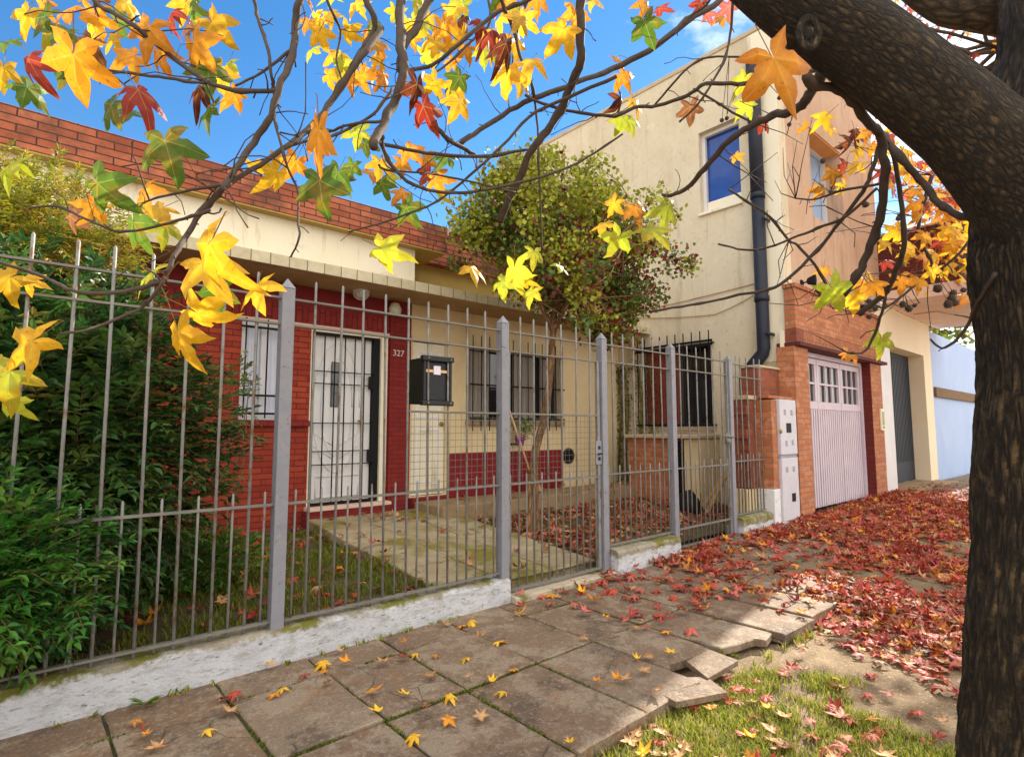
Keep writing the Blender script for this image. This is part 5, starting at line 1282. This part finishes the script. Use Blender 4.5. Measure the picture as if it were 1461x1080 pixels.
BR = [  # (start depth, end depth, start width px, end width px, points)
 (2.0, 1.7, 13, 12, [(572, -60), (571, 0), (573, 70), (574, 113), (560, 150), (545, 180), (531, 209)]),
 (2.1, 1.9, 12, 10, [(650, -60), (614, 0), (590, 45), (571, 79), (573, 105)]),
 (1.75, 2.1, 6, 2.5, [(546, 195), (545, 205), (559, 236), (590, 264), (631, 274), (672, 274), (727, 264), (788, 248), (836, 226), (888, 192)]),
 (1.9, 2.3, 13, 9, [(831, -60), (829, 0), (829, 51), (826, 96), (809, 137), (788, 178), (761, 212), (733, 271), (713, 315)]),
 (2.6, 2.2, 8, 6, [(1060, -40), (1030, 0), (980, 31), (925, 72), (874, 98), (823, 118), (771, 137), (727, 158), (686, 185), (655, 206)]),
 (2.0, 2.2, 8, 5, [(612, 160), (617, 171), (634, 195), (658, 209), (679, 223)]),
 (2.1, 2.0, 5, 2, [(880, 110), (799, 144), (754, 168), (716, 209), (686, 236), (651, 267), (617, 291), (583, 305), (540, 320), (497, 331)]),
 (1.6, 1.25, 10, 6, [(432, -60), (427, 0), (421, 34), (416, 79), (398, 127), (387, 164), (363, 202), (336, 243), (315, 271), (291, 298), (271, 329), (254, 356), (240, 385), (233, 401)]),
 (1.25, 1.15, 5, 3, [(233, 401), (206, 436), (164, 456), (120, 472), (85, 476)]),
 (1.25, 1.3, 6, 4, [(236, 398), (219, 406), (178, 415), (130, 419), (96, 412), (62, 395), (0, 374), (-60, 355)]),
 (1.8, 1.35, 9, 6, [(545, 40), (521, 75), (500, 103), (469, 151), (439, 185), (404, 212), (370, 236), (336, 257), (315, 271)]),
 (1.9, 1.8, 9, 5, [(505, -50), (521, 0), (535, 27), (530, 50), (511, 82), (490, 120), (470, 150)]),
 (1.5, 1.5, 6, 6, [(100, -60), (134, 0), (164, 21), (192, 38), (223, 62), (260, 92), (302, 120), (343, 130), (391, 130)]),
 (1.4, 1.5, 3, 4, [(80, 84), (110, 89), (147, 99), (185, 105), (226, 110), (274, 117), (302, 120)]),
 (1.6, 1.4, 5, 2.5, [(355, -50), (363, 0), (368, 27), (380, 62), (387, 103), (391, 130), (392, 171), (401, 206), (411, 240), (425, 274), (425, 315), (427, 339), (415, 367)]),
 (1.6, 1.5, 4, 3, [(415, 72), (374, 103), (336, 123)]),
 (1.35, 1.35, 4, 2.5, [(315, 264), (260, 274), (219, 284), (205, 290)]),
 (1.3, 1.35, 4, 3, [(300, 300), (264, 312), (219, 324), (171, 331), (137, 319), (113, 308), (82, 295), (40, 297)]),
 (1.8, 1.6, 4, 3, [(560, 127), (538, 158), (514, 175), (480, 192), (446, 199), (410, 210)]),
 (1.75, 1.7, 4, 3, [(545, 173), (500, 178), (470, 188), (440, 190)]),
 (2.3, 2.1, 5, 5, [(800, -30), (754, 0), (713, 17), (672, 48), (645, 72), (617, 93), (593, 99), (575, 105)]),
 (2.2, 2.4, 5, 2, [(705, -30), (720, 14), (734, 45), (744, 86), (758, 120), (764, 151), (768, 192), (768, 233), (771, 291), (773, 360)]),
 (1.75, 2.2, 5, 4, [(540, 200), (549, 206), (593, 216), (651, 223), (699, 223), (758, 212)]),
 (1.8, 2.1, 3, 2.5, [(540, 235), (552, 243), (607, 247), (651, 255), (699, 266), (735, 275)]),
 (2.2, 2.0, 4, 6, [(750, 135), (764, 144), (806, 158), (850, 164), (878, 166), (905, 154), (939, 151), (980, 137), (1008, 120), (1053, 120), (1087, 113), (1111, 108), (1145, 103), (1176, 100)]),
 (2.5, 1.58, 4, 17, [(945, 278), (960, 278), (981, 268), (1005, 240), (1042, 199), (1077, 178), (1107, 163), (1135, 158), (1152, 141), (1162, 120), (1176, 103), (1192, 84), (1205, 70)]),
 (1.5, 2.3, 12, 9, [(1150, 110), (1166, 123), (1197, 127), (1221, 151), (1241, 175), (1255, 192), (1262, 233), (1262, 274), (1251, 326), (1234, 369), (1227, 388), (1207, 415), (1196, 425), (1176, 420), (1168, 412)]),
 (2.1, 1.70, 8, 10, [(1255, 190), (1262, 198), (1286, 226), (1312, 256), (1334, 284), (1360, 304), (1385, 309), (1440, 306)]),
 (2.0, 2.5, 5, 8, [(1262, 200), (1276, 225), (1285, 280), (1289, 350), (1282, 377), (1265, 415), (1241, 436), (1227, 449)]),
 (2.4, 2.5, 4, 2.5, [(1265, 415), (1258, 446), (1248, 477), (1234, 501), (1214, 504), (1200, 498)]),
 (2.1, 2.7, 6, 3, [(1257, 200), (1255, 206), (1245, 240), (1231, 274), (1200, 315), (1166, 357), (1121, 400), (1090, 415), (1056, 420), (1011, 431), (960, 439), (930, 445)]),
 (2.6, 2.4, 3, 4, [(1040, 270), (1056, 281), (1097, 309), (1125, 343), (1138, 350), (1162, 377), (1176, 401), (1183, 419)]),
 (2.2, 2.6, 4, 2.5, [(1252, 268), (1207, 309), (1166, 326), (1131, 340), (1097, 353), (1063, 357), (1025, 348)]),
 (2.2, 2.5, 4, 2, [(1258, 262), (1207, 271), (1183, 278), (1159, 285), (1135, 283)]),
 (1.62, 1.9, 5, 2.5, [(1420, 390), (1395, 432), (1382, 460), (1365, 484), (1344, 497), (1327, 484)]),
 (2.2, 2.2, 4, 2.5, [(1050, -40), (1046, 0), (1042, 51), (1032, 89), (1011, 127), (994, 151), (969, 175)]),
 (2.3, 2.2, 3, 3, [(990, 128), (1008, 137), (1046, 161), (1080, 178)]),
 (2.4, 2.2, 2.5, 3, [(930, 155), (960, 120), (984, 96), (1011, 82), (1070, 82), (1100, 80)]),
 (2.4, 2.3, 4, 3, [(930, 70), (960, 48), (984, 24), (1008, 7), (1030, -30)]),
 (2.0, 1.8, 4, 4, [(1180, 40), (1320, 40), (1370, 52), (1440, 73), (1480, 80)][1:]),
 (2.8, 2.6, 4, 2.5, [(690, -30), (700, 30), (672, 60), (640, 90), (612, 110)]),
 (2.2, 2.3, 4, 2, [(455, -40), (470, 10), (486, 45), (480, 85), (490, 120)]),
 (2.6, 2.7, 4, 2, [(770, -30), (745, 20), (735, 60), (730, 100)]),
 (2.6, 2.6, 5, 2.5, [(1330, 250), (1310, 330), (1330, 380), (1290, 420), (1262, 440)]),
 (2.5, 2.6, 4, 2, [(1395, 330), (1360, 370), (1330, 390), (1300, 395)]),
]
allpts = []
tb = random.Random(17); twig = MB()
for d0, d1, w0, w1, pts in BR:
    k = len(pts)
    P = [at(p[0], p[1], d0 + (d1 - d0) * i / (k - 1) + .03 * math.sin(i * 1.7 + w0)) for i, p in enumerate(pts)]
    Dp = [d0 + (d1 - d0) * i / (k - 1) for i in range(k)]
    rad = [(w0 + (w1 - w0) * i / (k - 1)) * .5 * Dp[i] / CAM_F for i in range(k)]
    PS = smooth_path(P, 4); RS = smooth_rad(rad, 4)
    PS = [p + rv(tb) * RS[i] * .35 for i, p in enumerate(PS)]
    mb = MB(); mb.tube(PS, [r * (1 + .18 * tb.random() + (.35 if tb.random() < .08 else 0)) for r in RS], 8)
    mb.build('branch', M['bark2'], sgm, smooth=True)
    allpts += PS
    for i in range(2, len(PS) - 1):             # buds and short spurs
        if tb.random() < .24:
            t = (PS[i + 1] - PS[i - 1]).normalized(); s = (rv(tb) + t * .4).normalized(); L = tb.choice((.010, .014, .02, .03, .06)) * tb.uniform(.7, 1.3)
            m = PS[i] + s * L * .5 + rv(tb) * L * .12; r0 = min(RS[i] * .6, .003)
            twig.tube([PS[i], m, PS[i] + s * L + Vector((0, 0, tb.uniform(-.3, .1) * L))], [r0, r0 * .75, r0 * .8], 4)
# dense fine twigs right of the tall house
for _ in range(110):
    x, y = tb.uniform(1090, 1330), tb.uniform(120, 470)
    if y < 250 and x > 1290 - (250 - y) * .9: continue
    d = tb.uniform(2.1, 2.9); p = at(x, y, d); q = min(allpts, key=lambda a: (a - p).length)
    if (q - p).length > .45: continue
    twig.tube([q, q.lerp(p, .5) + rv(tb) * .03, p], [.0025, .002, .0014], 4)
for _ in range(150):                                    # fine curving twigs all over the overhanging branches
    x, y = tb.uniform(0, 1120), tb.uniform(-20, 330)
    q = tb.choice(allpts); v = q - CP; dq = v.dot(FW); d = dq + tb.uniform(-.15, .15)
    qx, qy = 730.5 + CAM_F * v.dot(RT) / dq, 540 - CAM_F * v.dot(UP) / dq
    if not (-50 < qx < 1150 and -80 < qy < 330): continue
    L = tb.uniform(.07, .24); dr = (RT * tb.uniform(-1, 1) + UP * tb.uniform(-.8, .7) + FW * tb.uniform(-.5, .5)).normalized()
    pts = [q]; dd = dr.copy()
    for k in range(5): dd = (dd + rv(tb) * .35 + Vector((0, 0, -.05))).normalized(); pts.append(pts[-1] + dd * L / 5)
    twig.tube(pts, [.0024, .0021, .0018, .0016, .0014, .0018], 4)
tag(twig.build('twigs', M['bark2'], sgm, smooth=True), kind='stuff')

LV = [(65, 25, 60, 'G'), (106, 78, 106, 'O'), (41, 85, 66, 'R'), (38, 125, 55, 'G'), (5, 97, 50, 'Y'), (98, 15, 64, 'O'), (137, 22, 54, 'O'), (165, 28, 45, 'G'), (213, 40, 70, 'O'), (246, 18, 52, 'R'), (278, 62, 68, 'O'), (303, 32, 58, 'Y'),
 (295, 92, 66, 'G'), (325, 95, 46, 'L'), (190, 80, 52, 'O'), (225, 74, 56, 'O'), (197, 130, 80, 'R'), (160, 150, 62, 'G'), (186, 160, 50, 'G'), (236, 202, 88, 'G'), (285, 125, 52, 'D'), (300, 156, 58, 'G'), (335, 135, 44, 'O'), (455, 185, 100, 'O'), (452, 195, 80, 'O'),
 (396, 245, 66, 'Y'), (422, 230, 50, 'O'), (456, 258, 82, 'G'), (482, 246, 50, 'G'), (18, 235, 70, 'L'), (140, 262, 84, 'G'), (205, 272, 64, 'O'), (135, 293, 48, 'O'), (192, 318, 74, 'G'), (228, 298, 58, 'Y'), (236, 320, 50, 'L'), (300, 348, 134, 'Y'), (290, 375, 90, 'Y'),
 (222, 385, 66, 'L'), (367, 408, 66, 'Y'), (312, 410, 64, 'G'), (283, 446, 80, 'Y'), (255, 474, 88, 'Y'), (48, 487, 112, 'Y'), (15, 530, 90, 'L'), (20, 570, 60, 'L'), (14, 397, 70, 'Y'), (545, 355, 66, 'L'), (40, 400, 40, 'Y'), (100, 308, 44, 'B'), (60, 5, 50, 'O'), (180, 5, 46, 'Y'), (265, 5, 44, 'Y'), (12, 60, 40, 'G'),
 (495, 45, 42, 'Y'), (484, 76, 38, 'Y'), (500, 92, 36, 'L'), (540, 62, 44, 'O'), (522, 96, 38, 'Y'), (548, 108, 40, 'O'), (498, 112, 30, 'O'), (455, 45, 44, 'Y'), (448, 70, 36, 'L'), (440, 30, 34, 'O'), (470, 20, 40, 'Y'), (620, 60, 44, 'Y'), (605, 80, 38, 'L'), (640, 15, 42, 'Y'), (635, 36, 44, 'O'), (660, 52, 44, 'Y'), (668, 68, 38, 'O'),
 (690, 72, 44, 'L'), (700, 50, 40, 'Y'), (742, 25, 48, 'Y'), (735, 60, 44, 'Y'), (757, 86, 56, 'Y'), (725, 100, 58, 'Y'), (742, 112, 46, 'Y'), (685, 30, 46, 'C'), (662, 26, 42, 'D'), (722, 62, 62, 'D'), (702, 44, 48, 'C'), (595, 120, 62, 'D'), (604, 152, 60, 'R'), (655, 145, 50, 'Y'), (656, 110, 42, 'G'), (640, 122, 34, 'D'), (620, 116, 42, 'Y'), (590, 30, 36, 'L'), (570, 20, 34, 'Y'), (660, 5, 38, 'L'), (612, 25, 36, 'Y'),
 (805, 42, 60, 'Y'), (820, 15, 46, 'O'), (845, 2, 32, 'Y'), (920, 32, 54, 'G'), (930, 50, 32, 'O'), (940, 14, 34, 'R'), (880, 84, 30, 'O'), (887, 108, 38, 'O'), (886, 142, 46, 'D'), (907, 146, 36, 'Y'), (888, 170, 36, 'L'), (897, 172, 34, 'L'), (920, 5, 34, 'O'),
 (515, 188, 46, 'L'), (542, 232, 42, 'Y'), (530, 246, 38, 'O'), (503, 236, 36, 'G'), (545, 262, 38, 'G'), (582, 214, 42, 'O'), (574, 232, 34, 'O'), (606, 226, 36, 'O'), (640, 226, 46, 'G'), (620, 256, 46, 'O'), (626, 276, 34, 'L'), (575, 275, 38, 'O'), (580, 296, 50, 'G'), (492, 254, 46, 'G'), (520, 205, 34, 'G'), (612, 248, 36, 'R'), (560, 250, 34, 'L'),
 (877, 289, 36, 'O'), (906, 296, 46, 'O'), (861, 320, 40, 'Y'), (952, 296, 56, 'L'), (884, 338, 50, 'L'), (928, 328, 60, 'L'), (672, 382, 46, 'Y'), (735, 382, 62, 'L'), (716, 402, 50, 'L'), (748, 398, 44, 'Y'), (799, 380, 28, 'L'), (762, 360, 36, 'L'), (760, 415, 36, 'L'),
 (1103, 85, 122, 'O'), (1096, 96, 34, 'Y'), (1062, 112, 42, 'L'), (1066, 148, 36, 'L'), (985, 152, 40, 'B'), (1087, 175, 30, 'R'), (1146, 182, 24, 'O'), (1178, 166, 32, 'Y'), (1184, 181, 28, 'Y'), (1050, 222, 22, 'O'), (1168, 268, 30, 'O'), (1188, 246, 32, 'O'), (1203, 264, 26, 'Y'), (1219, 236, 30, 'Y'), (1226, 214, 28, 'Y'), (1205, 236, 28, 'R'), (1220, 188, 36, 'D'), (1214, 202, 34, 'D'), (1195, 245, 26, 'O'),
 (1188, 412, 66, 'L'), (1216, 424, 44, 'Y'), (1236, 405, 40, 'O'), (1258, 483, 42, 'L'), (1216, 506, 26, 'O'), (1206, 503, 22, 'O'), (1175, 384, 24, 'O'), (1000, 5, 30, 'R'), (1040, 10, 34, 'P'), (1028, 26, 26, 'O'), (1010, 20, 24, 'P'), (1240, 392, 34, 'Y'), (1380, 15, 30, 'P')]
lr = random.Random(33)
for _ in range(55):
    x, y = lr.uniform(430, 770), lr.uniform(-10, 125)
    if lr.random() < .8 - y / 260: LV.append((x, y, lr.uniform(26, 42), lr.choice('YYYOOLYYLG')))
for _ in range(12): LV.append((lr.uniform(-5, 340), lr.uniform(-10, 110), lr.uniform(38, 56), lr.choice('YYLGGLYB')))
for _ in range(64):                                     # the orange sprays under the limb
    t = lr.random(); x = 1245 + 150 * t + lr.uniform(-14, 14); y = 150 + 150 * t + lr.uniform(10, 90)
    if x < 1392: LV.append((x, y, lr.uniform(20, 32), lr.choice('OOROYRO')))
for x, y in [(1262, 345), (1280, 330), (1300, 350), (1318, 365), (1340, 345), (1352, 325), (1370, 340), (1330, 385), (1352, 380), (1300, 392), (1285, 398), (1312, 400), (1345, 392), (1378, 402), (1290, 360), (1262, 375), (1320, 335), (1366, 365), (1248, 405), (1382, 425), (1358, 355), (1335, 362)]:
    LV.append((x, y, lr.uniform(26, 38), lr.choice('OOYYOR')))
LMB = {}
GRP = dict(Y='yellow_leaves', O='orange_leaves', R='red_leaves', P='red_leaves', D='dark_leaves', C='dark_leaves', B='dark_leaves', G='green_leaves', L='lime_leaves')
for (px, py, s, k) in LV:
    real = .130 if s >= 34 else .095
    d = min(4.2, max(.95, CAM_F * real / s)); size = s * d / CAM_F * .66
    c = at(px, py, d)
    ang = lr.gauss(0, 40); curl = lr.uniform(.1, .5); nar = lr.uniform(.8, 1.0); tz = lr.gauss(0, 26); tx = lr.gauss(-8, 26)
    if k in 'DC': curl = lr.uniform(.9, 1.3); nar = .55
    if k == 'R' and s > 45: nar = .7; curl = .7; ang = 25
    if (px, py) in ((455, 185), (452, 195)): nar = .34; curl = .1; ang = 0; tz = 0; tx = 0
    if (px, py) in ((48, 487),): ang = -60; nar = .7
    if (px, py) == (1103, 85): ang = 28; tz = 0; tx = 0; curl = .15
    # local leaf frame: tip along -Y; face the viewer roughly, then tumble
    base = Matrix((RT, UP, -FW)).transposed().to_4x4()
    m = Matrix.Translation(c) @ base @ Matrix.Rotation(R(ang), 4, 'Z') @ Matrix.Rotation(R(tz), 4, 'Y') @ Matrix.Rotation(R(tx), 4, 'X')
    g = GRP[k]; mb = LMB.setdefault(g, MB())
    put_leaf(mb, m, size, lr, k, curl, nar, stem=False)
    # petiole to the nearest branch
    b0 = m @ Vector((0, .1 * size, 0)); q = min(allpts, key=lambda a: (a - b0).length); L = (q - b0).length
    if L > .16: q = b0 + (m.to_3x3() @ Vector((lr.uniform(-.2, .2), 1, 0))).normalized() * .06
    n0 = len(mb.v); mid = b0.lerp(q, .5) + (m.to_3x3() @ Vector((0, 1, 0))).normalized() * min(L, .1) * .25
    mb.tube([m @ Vector((0, 0, 0)), mid, q], .0011, 4, cap=False); mb.c.extend([(.32, .20, .05)] * (len(mb.v) - n0))
for g, mb in LMB.items(): tag(mb.build(g, M['leaf'], sgm), kind='stuff')
# round spiky seed balls
for (x, y, s) in [(1288, 434, 6), (1297, 441, 6), (1295, 439, 5), (1353, 434, 8), (1362, 432, 7), (1358, 425, 7), (1338, 412, 8), (1360, 418, 6), (1375, 414, 5), (1384, 418, 5), (1249, 440, 5), (1240, 430, 5), (1282, 312, 5), (1284, 308, 5), (1112, 140, 4), (1126, 178, 4), (1188, 268, 4), (1185, 274, 4), (1174, 230, 5), (1200, 211, 4), (1235, 292, 6), (1037, 169, 4), (1030, 172, 4), (1240, 452, 5), (1305, 436, 4)]:
    d = 2.6; c = at(x, y, d); r = s * d / CAM_F * .75
    sb = MB(); sb.ball(c, r, nu=8, nv=6)
    for _ in range(14):
        u = rv(lr); sb.tube([c + u * r * .8, c + u * r * 1.35], [r * .16, r * .03], 3, cap=False)
    q = min(allpts, key=lambda a: (a - c).length + (0 if a.z > c.z else .3))
    if (q - c).length < .4: sb.tube([c, c.lerp(q, .5) + Vector((0, 0, .01)), q], .0012, 4, cap=False)
    sb.build('seed_ball', M['bark2'], sgm)
